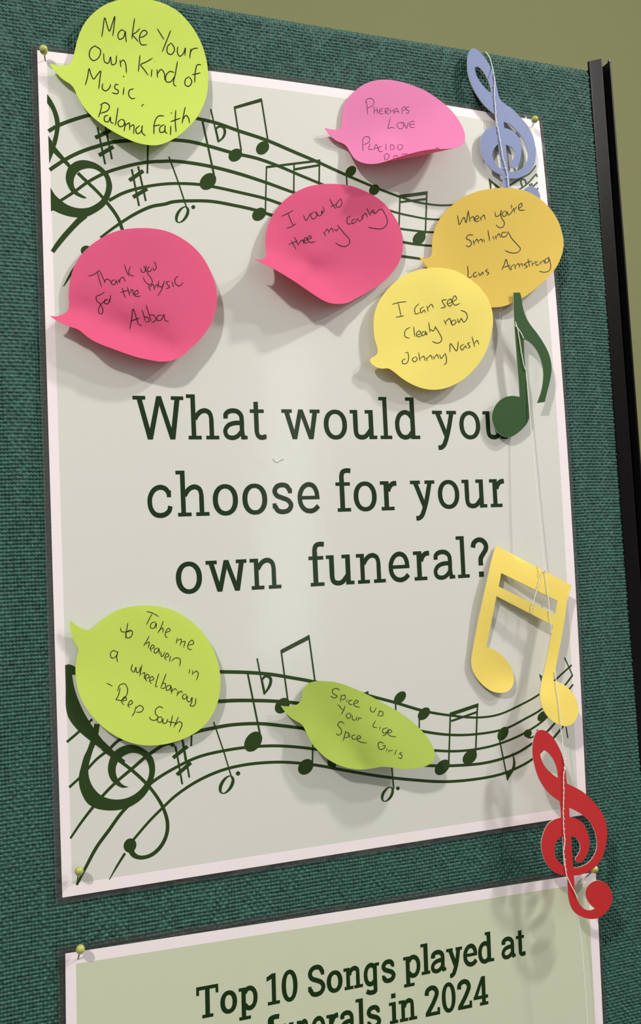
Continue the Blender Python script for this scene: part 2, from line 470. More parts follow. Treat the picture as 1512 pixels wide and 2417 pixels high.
# ------------------------------------------------------------------ laminated posters
def poster(name, label, hf, frm, bl, br, bt, bb_, field, root_loc, lam):
    root = thing(name, label, 'poster', root_loc)
    xs = sorted(set([0, bl, PW - br, PW] + list(np.linspace(0, PW, 61)))); ys = sorted(set([0, bt, PH - bb_, PH] + list(np.linspace(0, PH, 85))))
    X, Y = np.meshgrid(xs, ys)
    A, B = frm(X.ravel(), -Y.ravel()); H = hf(A, B)
    P = np.stack([A, B, H], 1); nx, ny = len(xs), len(ys)
    F, mi = [], []
    for j in range(ny - 1):
        for i in range(nx - 1):
            a = j * nx + i
            F.append((a, a + nx, a + nx + 1, a + 1))
            cx, cy = (xs[i] + xs[i+1]) / 2, (ys[j] + ys[j+1]) / 2
            mi.append(1 if bl < cx < PW - br and bt < cy < PH - bb_ else 0)
    # a sheet with a back face
    n = len(P); Bk = P.copy(); Bk[:, 2] -= 0.25
    nf = len(F)
    F2 = F + [tuple(i + n for i in reversed(t)) for t in F]; mi2 = mi + [0] * nf
    rim = [j * nx for j in range(ny)] + [(ny - 1) * nx + i for i in range(1, nx)] + [j * nx + nx - 1 for j in range(ny - 2, -1, -1)] + [i for i in range(nx - 2, 0, -1)]
    R_ = len(rim); VV = np.vstack([P, Bk, P[rim], Bk[rim]])
    for q in range(R_):
        a, b = 2 * n + q, 2 * n + (q + 1) % R_
        F2.append((b, a, a + R_, b + R_)); mi2.append(0)
    o = link('printed_sheet', wv(VV), F2, [M_border, field], root, smooth=False, midx=mi2)
    o.data.polygons.foreach_set('use_smooth', np.array([True] * (2 * nf) + [False] * (len(F2) - 2 * nf)))
    # clear film margin
    l, r, t, b = lam; m = 60
    def edge(l, r, t, b):
        c = [(-l, t), (PW + r, t), (PW + r, -PH - b), (-l, -PH - b)]
        out = []
        for i in range(4):
            p, q = np.array(c[i]), np.array(c[(i + 1) % 4])
            out += [p + (q - p) * k / m for k in range(m)]
        return np.array(out)
    Ei, Eo = edge(-0.02, -0.02, -0.02, -0.02), edge(l, r, t, b)
    # rounded film corners
    V, F = [], []
    for E, dz in ((Ei, -0.12), (Eo, -0.12)):
        A, B = frm(E[:, 0], E[:, 1]); H = hf(A, B) + dz
        V.append(np.stack([A, B, H], 1))
    n = len(Ei); V = np.vstack(V)
    for i in range(n):
        j = (i + 1) % n
        F.append((i, i + n, j + n, j))
    V2 = V.copy(); V2[:, 2] -= 0.1
    F = F + [tuple(q + 2 * n for q in reversed(t)) for t in F] + [(i + n, i + 3*n, (i+1) % n + 3*n, (i+1) % n + n) for i in range(n)]
    link('laminate_margin', wv(np.vstack([V, V2])), F, M_film, root)
    return root
big = poster('laminated_poster', 'large pale grey laminated poster asking a question between two wavy green music staves', h_big,
             lambda a, b: (np.asarray(a, float), np.asarray(b, float)), 4.7, 5.7, 5.4, 5.6, M_field, W(0.1485, -0.42, 0.0), (3.2, 2.4, 3.0, 2.6))
low = poster('laminated_poster', 'sage green laminated poster listing top songs, cut off at the bottom of the photo', h_low,
             from2, 4.9, 5.5, 5.4, 5.6, M_sage, W(0.1485, -0.87, 0.0), (3.4, 2.4, 3.6, 2.6))

# ------------------------------------------------------------------ slab lettering
def glyph(ch, fl, w, sl, tf):
    """draw one slab-serif letter in units of x-height = 100; tf maps a Flat in glyph space"""
    g = Flat(); hw = w / 2.0
    def st(p, ww=None, n=7): g.stroke(p, ww or w * 0.95, n)
    def dg(x0, x1, y0, y1, x2, x3): g.poly([(x0, y0), (x1, y0), (x3, y1), (x2, y1)])   # y0 edge x0..x1, y1 edge x2..x3
    R = g.rect; A = 146; C = 139
    ext = None
    if ch == 'W':
        s = w * 1.08
        dg(49, 67, 0, 134, 13, 13 + s); dg(49, 67, 0, C, 84, 84 + 17); dg(129, 147, 0, C, 84, 84 + 17); dg(129, 147, 0, 134, 168 - s, 168)
        R(0, C - sl, 45, C); R(136, C - sl, 181, C); ext = (0, 181)
    elif ch == 'w':
        dg(36, 52, 0, 96, 8, 8 + w); dg(36, 52, 0, 100, 60, 76); dg(95, 111, 0, 100, 60, 76); dg(95, 111, 0, 96, 129 - w, 129)
        R(0, 100 - sl, 37, 100); R(101, 100 - sl, 137, 100); ext = (0, 137)
    elif ch == 'y':
        dg(44 - hw * .2, 44 + w * .9, 8, 96, 9, 9 + w); st([(91 - 9 - hw, 96), (58, 30), (46, -6), (38, -22), (27, -30), (18, -30)])
        R(0, 100 - sl, 37, 100); R(54, 100 - sl, 91, 100); R(17, -38, 20, -22); ext = (0, 91)
    elif ch == 'h' or ch == 'n':
        t = A if ch == 'h' else 100
        R(16, 0, 16 + w, t); R(0, t - sl, 16 + w, t); R(4, 0, 16 + w + 20, sl)
        R(100 - w, 0, 100, 62); R(100 - w - 13, 0, 119, sl)
        st([(16 + w - 3, 66), (44, 84), (58, 92), (72, 93), (86, 85), (100 - hw, 66), (100 - hw, 55)]); ext = (0, 119)
    elif ch == 'a':
        st([(12, 70), (13, 82), (24, 91), (40, 94), (58, 90), (69, 78), (71, 60), (71, 24), (75, 8), (80, 5)])
        R(4, 68, 4 + w * .95, 82); R(66, 0, 90, sl)
        st([(70, 54), (42, 53), (20, 45), (9, 28), (15, 11), (33, 5), (52, 10), (70, 27)], w * 0.88); ext = (1, 90)
    elif ch == 't':
        R(15, 30, 15 + w, 124); R(0, 99 - sl, 53, 99); st([(15 + hw, 40), (15 + hw, 26), (29, 11), (40, 6), (58, 9)]); R(52, 2, 60, 15); ext = (0, 60)
    elif ch in 'o0':
        ry, cy, rx = (51, 49.5, 42) if ch == 'o' else (72, 70, 42)
        g.ring((rx, cy), rx, ry, rx - w, ry - w * 0.86, e=2.15); ext = (0, 2 * rx)
    elif ch == 'u':
        R(0, 100 - sl, 11 + w, 100); R(11, 36, 11 + w, 100); R(86 - w, 0, 86, 100); R(56, 100 - sl, 86, 100); R(74, 0, 99, sl)
        st([(11 + hw, 40), (11 + hw, 30), (24, 13), (38, 6.5), (54, 9), (66, 20), (76, 32)]); ext = (0, 99)
    elif ch in 'li':
        t = A if ch == 'l' else 100
        R(16, 0, 16 + w, t); R(0, t - sl, 16 + w, t); R(2, 0, 50, sl)
        if ch == 'i': R(14, 118, 16 + w, 140)
        ext = (0, 50)
    elif ch in 'dg':
        st([(64, 76), (52, 90), (37, 93), (20, 84), (10, 64), (8.5, 48), (11, 30), (20, 13), (36, 6), (52, 10), (64, 24)])
        if ch == 'd':
            R(76 - w, 0, 76, A); R(43, A - sl, 76, A); R(64, 0, 94, sl); ext = (0, 94)
        else:
            R(76 - w, -6, 76, 98); R(66, 100 - sl, 90, 100); st([(76 - hw, 0), (76 - hw, -12), (64, -29), (46, -34), (28, -32), (12, -24)]); ext = (0, 90)
    elif ch == 'p':
        R(14, -42, 14 + w, 100); R(0, 100 - sl, 14 + w, 100); R(0, -42, 62, -42 + sl)
        st([(32, 76), (46, 91), (62, 93), (78, 84), (88, 64), (89, 48), (86, 30), (76, 13), (60, 6), (44, 10), (32, 24)]); ext = (0, 98)
    elif ch == 'c':
        st([(77, 74), (68, 87), (56, 93), (44, 94), (24, 85), (11, 64), (9, 46), (13, 26), (26, 10), (46, 5), (64, 9), (77, 20), (81, 34)])
        R(70, 62, 85, 84); ext = (0, 89)
    elif ch in 'sS':
        k = 1.0 if ch == 's' else C / 100.0; kx = 1.0 if ch == 's' else 1.28
        p = [(64, 76), (54, 90), (38, 94), (20, 89), (11, 74), (18, 60), (38, 51), (58, 42), (67, 27), (58, 11), (38, 5.5), (20, 10), (11, 24)]
        st([(x * kx, y * k) for x, y in p]); R(58 * kx, 66 * k, 72 * kx, 82 * k); R(2, 17 * k, 16 * kx, 34 * k); ext = (2, 75 * kx)
    elif ch == 'e':
        R(12, 44, 81, 44 + sl); st([(72, 46), (71, 68), (60, 88), (42, 94), (24, 86), (11, 65), (9, 46), (13, 26), (27, 10), (46, 5.5), (62, 10), (76, 22)]); ext = (0, 81)
    elif ch == 'f':
        R(14, 0, 14 + w, 112); R(0, 99 - sl, 52, 99); R(4, 0, 52, sl); st([(14 + hw, 108), (14 + hw, 118), (28, 134), (42, 138.5), (56, 137)]); ext = (0, 56)
    elif ch == 'r':
        R(0, 100 - sl, 32, 100); R(13, 0, 13 + w, 100); R(2, 0, 50, sl); st([(28, 66), (36, 82), (48, 91), (61, 92)], w); ext = (0, 61)
    elif ch == '?':
        st([(9, 104), (14, 121), (32, 131), (48, 126), (58, 112), (57, 96), (46, 80), (37, 66), (36, 40)], w); R(27, 0, 28 + w, 19); ext = (0, 67)
    elif ch == 'T':
        R(0, C - 16, 112, C); R(0, C - 38, 14, C); R(98, C - 38, 112, C); R(56 - hw, 0, 56 + hw, C); R(28, 0, 84, sl); ext = (0, 112)
    elif ch == '1':
        R(28, 0, 28 + w, C); g.poly([(0, 106), (28, 116), (30, 139), (0, 126)]); R(4, 0, 72, sl); ext = (0, 72)
    elif ch == '2':
        st([(11, 98), (16, 120), (38, 131), (60, 124), (69, 104), (58, 76), (12, 10)], w); R(2, 0, 84, sl + 2); R(70, 0, 84, 34); ext = (0, 84)
    elif ch == '4':
        dg(4, 4 + w, 40, C, 56, 60 + w * .6); R(4, 32, 94, 32 + sl + 1); R(56, 0, 56 + w, C); R(42, 0, 94, sl); ext = (4, 94)
    b = len(fl.v); fl.st += [b + q for q in g.st]; fl.v += [tf(x, y, ext) for x, y in g.v]; fl.f += [tuple(b + i for i in t) for t in g.f]

def text_line(name, parent, letters, base, xh, w, sl, hf, m, to_loc=None, to_board=None):
    """letters: (char, left photo point, right photo point); base: photo points on the baseline; xh = x-height mm"""
    ident = lambda a, b: (np.asarray(a, float), np.asarray(b, float))
    tl = to_loc or ident; fb = to_board or ident
    bp = on_surface(base, hf); bx, by = tl(bp[:, 0], bp[:, 1])
    co = np.polyfit(bx, by, 1)
    fl = Flat()
    for ch, pl_, pr_ in letters:
        q = on_surface([pl_, pr_], hf); qx, _ = tl(q[:, 0], q[:, 1])
        def tf(x, y, ext, qx=qx):
            X = qx[0] + (x - ext[0]) / (ext[1] - ext[0]) * (qx[1] - qx[0])
            return (float(X), float(np.polyval(co, X) + y * xh / 100))
        glyph(ch, fl, w, sl, tf)
    V = np.array(fl.v); A, B = fb(V[:, 0], V[:, 1])
    P = np.stack([A, B, hf(A, B) + 0.05 + fl.lay()], 1)
    fs = []
    for t in fl.f:
        q = V[list(t)]
        a = 0.5 * np.sum(q[:, 0] * np.roll(q[:, 1], -1) - np.roll(q[:, 0], -1) * q[:, 1])
        fs.append(t if a > 0 else tuple(reversed(t)))
    return link(name, wv(P), fs, m, parent)
def LT(ox, oy, s, rows):
    return [(c, (ox + a / s, oy + b / s), (ox + d / s, oy + e / s)) for c, a, b, d, e in rows]
L1 = LT(300, 920, 4.2, [('W', 53, 115, 557, 120), ('h', 583, 95, 913, 480), ('a', 950, 410, 1193, 480), ('t', 1215, 235, 1382, 480)]) \
   + LT(640, 920, 4.2, [('w', 100, 235, 478, 235), ('o', 520, 355, 750, 355), ('u', 777, 240, 1050, 475), ('l', 1060, 125, 1198, 475), ('d', 1225, 355, 1475, 475)]) \
   + LT(940, 920, 4.2, [('y', 333, 245, 570, 245), ('o', 603, 355, 808, 355), ('u', 832, 245, 1083, 470)])
text_line('printed_lettering', big, L1, [(345, 1037.4), (607, 1037.2), (991, 1036.2), (1197, 1036)], 16.2, 17, 12, h_big, M_ink)
L2 = LT(330, 1100, 4.2, [('c', 72, 350, 325, 430), ('h', 353, 100, 690, 475), ('o', 722, 345, 972, 345), ('o', 1015, 335, 1262, 335)]) \
   + [('s', (641.9, 1164), (692.1, 1194.8))] \
   + LT(670, 1090, 4.2, [('e', 133, 370, 352, 370), ('f', 510, 240, 658, 115), ('o', 690, 355, 918, 355), ('r', 950, 230, 1113, 230)]) \
   + LT(900, 1080, 4.2, [('y', 282, 265, 523, 262), ('o', 558, 372, 770, 372), ('u', 792, 258, 1047, 475), ('r', 1065, 250, 1212, 250)])
text_line('printed_lettering', big, L2, [(434.8, 1219), (477.6, 1217.6), (810, 1207.6), (913, 1204.8), (1170, 1196.9)], 16.2, 17, 12, h_big, M_ink)
L3 = LT(400, 1270, 4.2, [('o', 62, 405, 322, 405), ('w', 357, 265, 762, 250), ('n', 793, 245, 1108, 480)]) \
   + LT(720, 1250, 3.287, [('f', 25, 235, 145, 135), ('u', 160, 230, 382, 410), ('n', 393, 220, 625, 400), ('e', 645, 295, 808, 295), ('r', 835, 195, 960, 195),
                           ('a', 995, 330, 1163, 370), ('l', 1167, 95, 1275, 360), ('?', 1280, 130, 1420, 170)])
text_line('printed_lettering', big, L3, [(516.7, 1396.9), (607, 1392), (745.9, 1383.3), (990.8, 1369.6), (1133.7, 1362)], 16.2, 17, 12, h_big, M_ink)
L4 = LT(440, 2220, 3.6, [('T', 83, 480, 270, 440), ('o', 287, 545, 430, 540), ('p', 443, 450, 600, 490), ('1', 680, 365, 793, 520), ('0', 808, 410, 943, 405),
                         ('S', 1030, 330, 1178, 395), ('o', 1190, 360, 1325, 360), ('n', 1333, 280, 1498, 380)]) \
   + LT(840, 2170, 3.6, [('g', 68, 480, 195, 410), ('s', 218, 400, 330, 460), ('p', 400, 365, 543, 410), ('l', 547, 270, 630, 455), ('a', 638, 410, 765, 425),
                         ('y', 765, 290, 900, 270), ('e', 913, 325, 1025, 300), ('d', 1040, 310, 1172, 340), ('a', 1238, 300, 1355, 310), ('t', 1357, 185, 1440, 295)])
text_line('printed_lettering', low, L4, [(440 + 185/3.6, 2220 + 655/3.6), (440 + 740/3.6, 2220 + 541/3.6), (840 + 595/3.6, 2170 + 466/3.6), (840 + 1110/3.6, 2170 + 364/3.6), (840 + 1420/3.6, 2170 + 303/3.6)],
          11.0, 23, 15, h_low, M_ink, to2, from2)
L5 = LT(440, 2220, 3.6, [('f', 660, 900, 790, 760), ('u', 800, 850, 930, 900), ('n', 940, 830, 1055, 880), ('e', 1062, 745, 1175, 740), ('r', 1188, 685, 1288, 665), ('a', 1306, 700, 1432, 730), ('l', 1437, 565, 1520, 700)]) \
   + LT(840, 2170, 3.6, [('s', 93, 810, 208, 860), ('i', 280, 755, 357, 865), ('n', 362, 740, 518, 830), ('2', 583, 680, 713, 790), ('0', 728, 690, 845, 685), ('2', 858, 620, 985, 740), ('4', 998, 690, 1120, 650)])
text_line('printed_lettering', low, L5, [(840 + 322/3.6, 2170 + 884/3.6), (840 + 440/3.6, 2170 + 862/3.6), (840 + 655/3.6, 2170 + 818/3.6), (840 + 930/3.6, 2170 + 758/3.6), (840 + 1085/3.6, 2170 + 727/3.6)],
          11.0, 23, 15, h_low, M_ink, to2, from2)
# ------------------------------------------------------------------ printed music
def S1(p): return T(90, 220, 5.04, p)
def S2(p): return T(90, 400, 5.04, p)
def S3(p): return T(380, 220, 3.78, p)
def S4(p): return T(740, 360, 4.725, p)
def S5(p): return T(1080, 380, 6.3, p)
def J(p): return T(80, 1400, 2.908, p)
def K(p): return T(80, 1740, 2.7, p)
def Lc(p): return T(500, 1460, 2.52, p)
def M(p): return T(960, 1520, 3.024, p)
def head(fl, cv, c, a, b, ang=-48, s=1.0):
    (x, y), = cv([c]); (x1, y1), = cv([(c[0] + 1, c[1])]); k = x1 - x
    fl.ell((x, y), a * k, b * k, ang)
def half(fl, cv, c, a, b, ang=-55):
    (x, y), = cv([c]); (x1, y1), = cv([(c[0] + 1, c[1])]); k = x1 - x
    fl.ring((x, y), a * k, b * k, a * k * 0.86, b * k * 0.52, ang=ang, ang2=ang - 8)
up = Flat()
up.stroke(S1([(122, 452), (200, 405), (300, 358), (450, 305), (600, 262), (760, 228), (950, 205), (1150, 203)]) + S3([(200, 195), (310, 222), (480, 262), (690, 335), (930, 415), (1200, 530), (1400, 615)]) + S4([(190, 172), (360, 250), (650, 375), (950, 490), (1100, 540), (1260, 572), (1400, 588), (1520, 586), (1750, 560), (1900, 500)]) + S5([(780, 355), (930, 262), (1060, 190), (1162, 70)]), [9.5, 9, 8.5, 8, 8, 8, 7, 5.5, 4.5, 4.5, 4, 3.5])
up.stroke(S1([(137, 912), (230, 848), (320, 790), (500, 700), (740, 620), (900, 580), (1100, 562)]) + S3([(-40, 408), (90, 415), (250, 430), (420, 470), (650, 535), (850, 580), (1060, 655), (1200, 715), (1440, 815)]) + S4([(300, 440), (600, 560), (860, 650), (960, 680), (1100, 710), (1250, 738), (1420, 748), (1600, 745), (1800, 700)]) + S5([(900, 430), (1020, 350), (1170, 190)]), [9.5, 9, 9, 8.5, 8, 8, 7, 6, 5, 4.5, 4.5, 4, 3.5])
up.stroke(S2([(260, 375), (430, 265), (590, 150), (800, 40)]) + S1([(1000, 882), (1200, 835), (1400, 812)]) + S3([(0, 608), (100, 605), (250, 620), (450, 655), (700, 720), (930, 795), (1180, 885)]) + S4([(300, 610), (600, 740), (970, 850), (1100, 868), (1250, 885), (1345, 890), (1500, 888)]), [7, 7.5, 8, 8, 8, 8, 8, 7, 6, 5, 5, 4.5])
up.stroke(S2([(840, 370), (1000, 285), (1150, 235), (1330, 195), (1512, 172)]) + S3([(150, 805), (350, 815), (470, 835), (700, 885), (930, 940), (1060, 985)]) + S4([(500, 900), (1000, 1000), (1150, 1025), (1310, 1040), (1450, 1040)]), [8, 7.5, 7, 7, 7, 7, 7, 6.5, 5.5, 5])
up.stroke(S2([(170, 980), (230, 895), (310, 795), (400, 695), (480, 612), (560, 540)]), [10, 12, 13, 13, 14, 16])
up.stroke(S2([(740, 812), (850, 728), (960, 650), (1150, 530), (1350, 440), (1512, 410)]) + S3([(100, 970), (280, 960), (450, 965), (650, 1000), (830, 1040), (990, 1090)]) + S4([(500, 1080), (970, 1155), (1080, 1170), (1190, 1185), (1300, 1195)]), [6, 7, 8, 8, 7.5, 7.5, 7.5, 7, 6, 5.5])
up.stroke(S2([(300, 1392), (350, 1310), (405, 1215), (470, 1120)]), [2, 5, 7, 7])
head(up, S2, (572, 965), 66, 60, 0)
# treble clef, cropped by the edge of the print
up.tri(catmull(S1([(107, 8), (165, 90), (215, 190), (250, 300), (258, 380), (245, 480), (225, 580), (205, 640), (185, 605), (170, 570), (195, 470), (203, 380), (190, 290), (160, 200), (107, 118)]), 5, True, (0, 7, 9, 14)))
up.tri(S1([(120, 503), (145, 540), (170, 578), (205, 637), (260, 705), (320, 775), (392, 857), (362, 887), (290, 812), (182, 708), (150, 790), (132, 838)]))
up.stroke(S1([(470, 948), (590, 1062)]) + S2([(672, 232), (760, 325), (830, 410), (900, 500), (960, 600), (1002, 720)]), [7.5, 7.5, 7, 8, 8, 8])
o_ = [(360, -27), (385, -52), (440, -92), (520, -112), (610, -102), (700, -67), (780, -7), (840, 63), (870, 143), (880, 205), (870, 270), (840, 350), (800, 420), (740, 475), (650, 530), (590, 558), (520, 571), (430, 568), (330, 548), (240, 515), (172, 487), (152, 502)]
i_ = [(147, 215), (200, 300), (260, 357), (330, 410), (420, 448), (510, 462), (600, 452), (680, 415), (750, 360), (790, 290), (808, 220), (808, 150), (790, 90), (750, 43), (690, 3), (620, -14), (550, -7), (480, 23), (440, 73), (422, 143), (430, 205), (470, 265), (520, 300), (577, 336), (555, 346), (500, 330), (440, 300), (390, 260), (360, 210), (335, 150), (328, 90), (338, 30)]
up.tri(catmull(S2(o_ + i_), 4, True, (21, 22, 45, 46)))
def sharp(fl, cv, v1, v2, b1, b2, wv_, wb):
    fl.line(cv(v1), wv_); fl.line(cv(v2), wv_); fl.line(cv(b1), wb); fl.line(cv(b2), wb)
sharp(up, S1, [(705, 405), (797, 845)], [(800, 400), (877, 785)], [(678, 530), (862, 440)], [(722, 740), (895, 635)], 4.6, 9.5)
sharp(up, S1, [(1113, 905), (1200, 1342)], [(1188, 868), (1280, 1282)], [(1083, 1038), (1250, 922)], [(1128, 1237), (1297, 1135)], 4.6, 9.5)
up.line(S1([(1308, 500), (1298, 955)]), 4.2)
up.line(S3([(70, 565), (152, 790), (216, 985), (238, 1050)]), 3.4); half(up, S3, (188, 1083), 84, 52); head(up, S3, (287, 1016), 18, 17)
up.line(S3([(370, 250), (472, 730)]), 4.6); head(up, S3, (418, 787), 84, 64)
up.line(S3([(443, 140), (510, 436)]), 3.6)
up.tri(catmull(S3([(482, 310), (505, 292), (535, 285), (570, 305), (580, 350), (562, 398), (512, 440)]), 5, True, (0, 6)), [catmull(S3([(519, 418), (545, 388), (557, 345), (546, 312), (522, 306), (497, 322)]), 5, True, (0, 5))])
up.line(S3([(655, 125), (715, 515)]), 3.8); up.line(S3([(893, 50), (952, 418)]), 3.8); up.poly(S3([(648, 118), (896, 43), (896, 76), (652, 143)]))
head(up, S3, (662, 552), 66, 52, -40); head(up, S3, (905, 488), 66, 52)
up.line(S3([(940, 655), (930, 1060)]), 3.4); up.line(S3([(935, 660), (1420, 600)]), 5.5); up.line(S3([(1185, 680), (1418, 640)]), 5.5); up.line(S3([(1186, 640), (1183, 890)]), 3.4); up.line(S3([(1412, 592), (1409, 810)]), 3.6)
head(up, S3, (874, 1080), 68, 52, -40)
head(up, S4, (413, 210), 70, 50); up.line(S4([(363, 240), (372, 380)]), 3.4)
head(up, S4, (675, 415), 64, 53)
up.line(S4([(962, 480), (950, 860)]), 3.4); up.line(S4([(1262, 435), (1245, 905)]), 3.6); up.poly(S4([(955, 472), (1270, 430), (1270, 468), (955, 512)])); up.line(S4([(968, 552), (1258, 518)]), 5)
head(up, S4, (1176, 955), 84, 62)
up.tri(S5([(455, 252), (600, 370), (640, 410), (590, 405), (500, 325), (498, 430), (482, 430)]))
up.line(S5([(838, 108), (858, 152)]), 3); up.line(S5([(1170, 190), (1180, 240)]), 3); up.line(S5([(1040, 450), (1186, 315)]), 3.4); up.line(S5([(1140, 470), (1195, 400)]), 3.2)
up.stroke(S5([(928, 290), (958, 380)]), 3.6); up.stroke(S5([(935, 300), (965, 270), (1000, 285), (1020, 345)]), 3.6)
for a, b in (((1062, 335), (1075, 372)), ((1088, 325), (1102, 362)), ((1055, 362), (1110, 335)), ((1066, 380), (1118, 350))): up.line(S5([a, b]), 1.8)
S_big = lambda off: (lambda V, k: on_surface(V, h_big, off + k))
flat_px('printed_music', up, S_big(0.05), M_music, big)

lo = Flat()
lo.stroke(J([(1050, 535), (1280, 540)]) + Lc([(120, 318), (200, 320), (350, 332), (450, 348), (600, 375), (780, 415), (940, 460), (1090, 500), (1240, 545)]) + M([(0, 450), (150, 485), (310, 510), (500, 525), (650, 505), (800, 440), (950, 355), (1060, 255), (1175, 150)]), [8.5, 8.5, 8.5, 8, 8, 7, 7, 6, 5, 4.5, 4.5, 4])
lo.stroke(J([(1050, 745), (1280, 742)]) + Lc([(120, 488), (200, 487), (380, 492), (520, 505), (800, 560), (1050, 625), (1260, 672)]) + M([(0, 600), (120, 625), (300, 648), (480, 645), (700, 605), (850, 530), (960, 465), (1130, 290), (1182, 222)]), [9, 9, 8.5, 8, 8, 7, 6, 5.5, 5, 4.5, 4])
lo.stroke(K([(225, 320), (300, 250), (400, 140), (470, 85), (560, 10)]) + J([(900, 1030), (1120, 950), (1240, 924)]) + Lc([(60, 641), (120, 632), (280, 625), (420, 638), (550, 655), (800, 700), (1100, 760), (1330, 785)]) + M([(50, 755), (200, 762), (350, 765), (500, 750), (650, 715), (830, 640), (985, 535), (1080, 420), (1185, 288)]), [6, 6, 7, 8, 8.5, 8.5, 8, 8, 7, 6.5, 6, 5.5, 5, 4.5, 4])
lo.stroke(K([(232, 645), (300, 545), (385, 435), (450, 360), (520, 290), (620, 205), (740, 105), (870, 40)]) + J([(890, 1085), (960, 1050)]), [5, 6, 7, 7, 7, 7.5, 8, 8.5, 8.5])
lo.stroke(K([(272, 942), (330, 830), (400, 700), (480, 590), (560, 480), (640, 400), (750, 290), (900, 195), (1050, 125), (1200, 88), (1350, 65), (1512, 55)]) + Lc([(450, 760), (600, 775), (900, 830), (1300, 875)]) + M([(20, 875), (150, 868), (400, 865), (550, 850), (700, 812), (800, 770), (900, 705), (1000, 625), (1060, 560)]), [6, 8, 8, 7.5, 7, 7, 7, 7, 7, 7, 6.5, 6, 5.5, 5])
lo.stroke(K([(480, 908), (530, 820), (580, 740)]), [2, 5, 6])
lo.stroke(K([(600, 695), (645, 640), (740, 530), (820, 450), (900, 375), (1050, 275), (1200, 210), (1350, 175), (1512, 160)]) + Lc([(450, 855), (620, 872), (800, 905), (1000, 938), (1200, 960), (1380, 970)]) + M([(100, 975), (250, 985), (450, 970), (650, 935), (750, 900), (890, 825), (1050, 665), (1115, 585)]), [6, 6, 6.5, 7, 7, 7, 7, 7, 7, 6.5, 6, 5.5, 5])
lo.stroke(J([(226, 1022), (310, 950), (400, 865)]), [6, 6, 6])
# clef
lo.tri(catmull(J([(214, 494), (245, 489), (300, 520), (330, 580), (275, 560), (262, 562), (275, 640), (300, 720), (350, 830), (420, 940), (500, 1040), (575, 1108), (545, 1130), (450, 1062), (370, 1000), (300, 940), (240, 860), (222, 800), (218, 650)]), 4, True, (0, 3, 5, 11, 12)))
lo.tri(catmull(J([(415, 895), (452, 900), (435, 1000), (400, 1090), (372, 1165), (330, 1165), (360, 1090), (392, 1000)]), 4, True, (0, 1, 4, 5)))
cl = [(375, 0), (345, 70), (320, 120), (300, 190), (288, 240), (288, 300), (305, 360), (340, 420), (385, 450), (440, 464), (510, 467), (570, 458), (620, 440), (690, 390), (735, 330), (762, 265), (772, 200), (757, 130), (715, 85), (660, 55), (610, 48), (550, 65), (500, 105), (477, 160), (472, 215), (490, 270), (530, 308), (570, 323), (605, 316), (575, 308), (540, 275), (522, 230), (525, 180), (550, 138), (590, 110), (630, 100), (680, 112), (718, 150), (734, 200), (730, 250), (705, 300), (660, 350), (600, 385), (540, 397), (480, 392), (420, 365), (375, 315), (352, 260), (347, 200), (365, 120), (398, 20)]
lo.tri(catmull(K(cl), 4, True, (0, 28, 50)))
lo.stroke(K([(440, 70), (500, 118), (545, 150), (630, 215), (720, 300), (780, 375), (825, 455), (850, 540), (845, 620), (805, 700), (745, 752), (690, 767), (655, 762), (628, 742), (616, 705)]), [12, 9, 8, 8, 7.5, 8, 8.5, 8.5, 9, 9, 10, 13, 14])
lo.stroke(J([(470, 1030), (545, 1100), (620, 1160)]), [12, 10, 8])
head(lo, K, (612, 690), 46, 40, -70)
sharp(lo, K, [(903, 58), (945, 300)], [(948, 18), (990, 257)], [(886, 132), (978, 58)], [(910, 240), (1000, 162)], 4.4, 9)
sharp(lo, J, [(966, 1046), (990, 1150)], [(1016, 1000), (1040, 1150)], [(955, 1130), (1052, 1050)], [(955, 1132), (1050, 1052)], 4, 8)
lo.line(K([(1005, -30), (1002, 56)]), 4.2)
lo.line(Lc([(10, 615), (70, 790), (112, 930), (122, 960)]), 3.2); half(lo, Lc, (87, 988), 62, 38); head(lo, Lc, (155, 921), 13, 13)
lo.line(Lc([(213, 330), (287, 695)]), 4.4); head(lo, Lc, (245, 732), 66, 46, -55)
lo.line(Lc([(268, 236), (311, 452)]), 3.6)
lo.tri(catmull(Lc([(296, 352), (312, 338), (335, 335), (357, 355), (352, 400), (312, 455)]), 5, True, (0, 5)), [catmull(Lc([(317, 432), (335, 396), (340, 362), (322, 350), (303, 366)]), 5, True, (0, 4))])
lo.line(Lc([(411, 190), (452, 495)]), 3.8); lo.line(Lc([(575, 98), (614, 385)]), 3.8); lo.poly(Lc([(408, 186), (577, 97), (577, 125), (412, 210)]))
head(lo, Lc, (418, 518), 52, 38, -50)
lo.line(Lc([(600, 740), (597, 868)]), 3.6); head(lo, Lc, (557, 882), 52, 40); lo.poly(Lc([(685, 840), (740, 860), (735, 885), (690, 875)]))
lo.tri(Lc([(895, 445), (930, 430), (932, 460)]))
head(lo, Lc, (1118, 470), 44, 28); lo.line(Lc([(1090, 485), (1094, 560)]), 3.4)
head(lo, Lc, (1260, 566), 44, 29); lo.line(Lc([(1233, 575), (1232, 680)]), 3.2)
lo.line(Lc([(1069, 880), (1081, 1015)]), 3.2); half(lo, Lc, (1043, 1045), 50, 32); head(lo, Lc, (1105, 1010), 11, 11)
lo.line(M([(310, 495), (298, 850)]), 3.6); lo.line(M([(503, 425), (490, 780)]), 3.6); lo.poly(M([(305, 490), (510, 422), (510, 448), (305, 518)])); lo.line(M([(316, 550), (502, 485)]), 5)
head(lo, M, (252, 880), 64, 42); head(lo, M, (448, 808), 60, 42); head(lo, M, (685, 640), 54, 33, -60)
lo.line(M([(660, 680), (718, 972)]), 3.2)
lo.tri(catmull(M([(715, 978), (745, 930), (768, 890), (773, 840), (750, 765), (757, 840), (747, 890), (705, 930)]), 4, True, (0, 4, 7)))
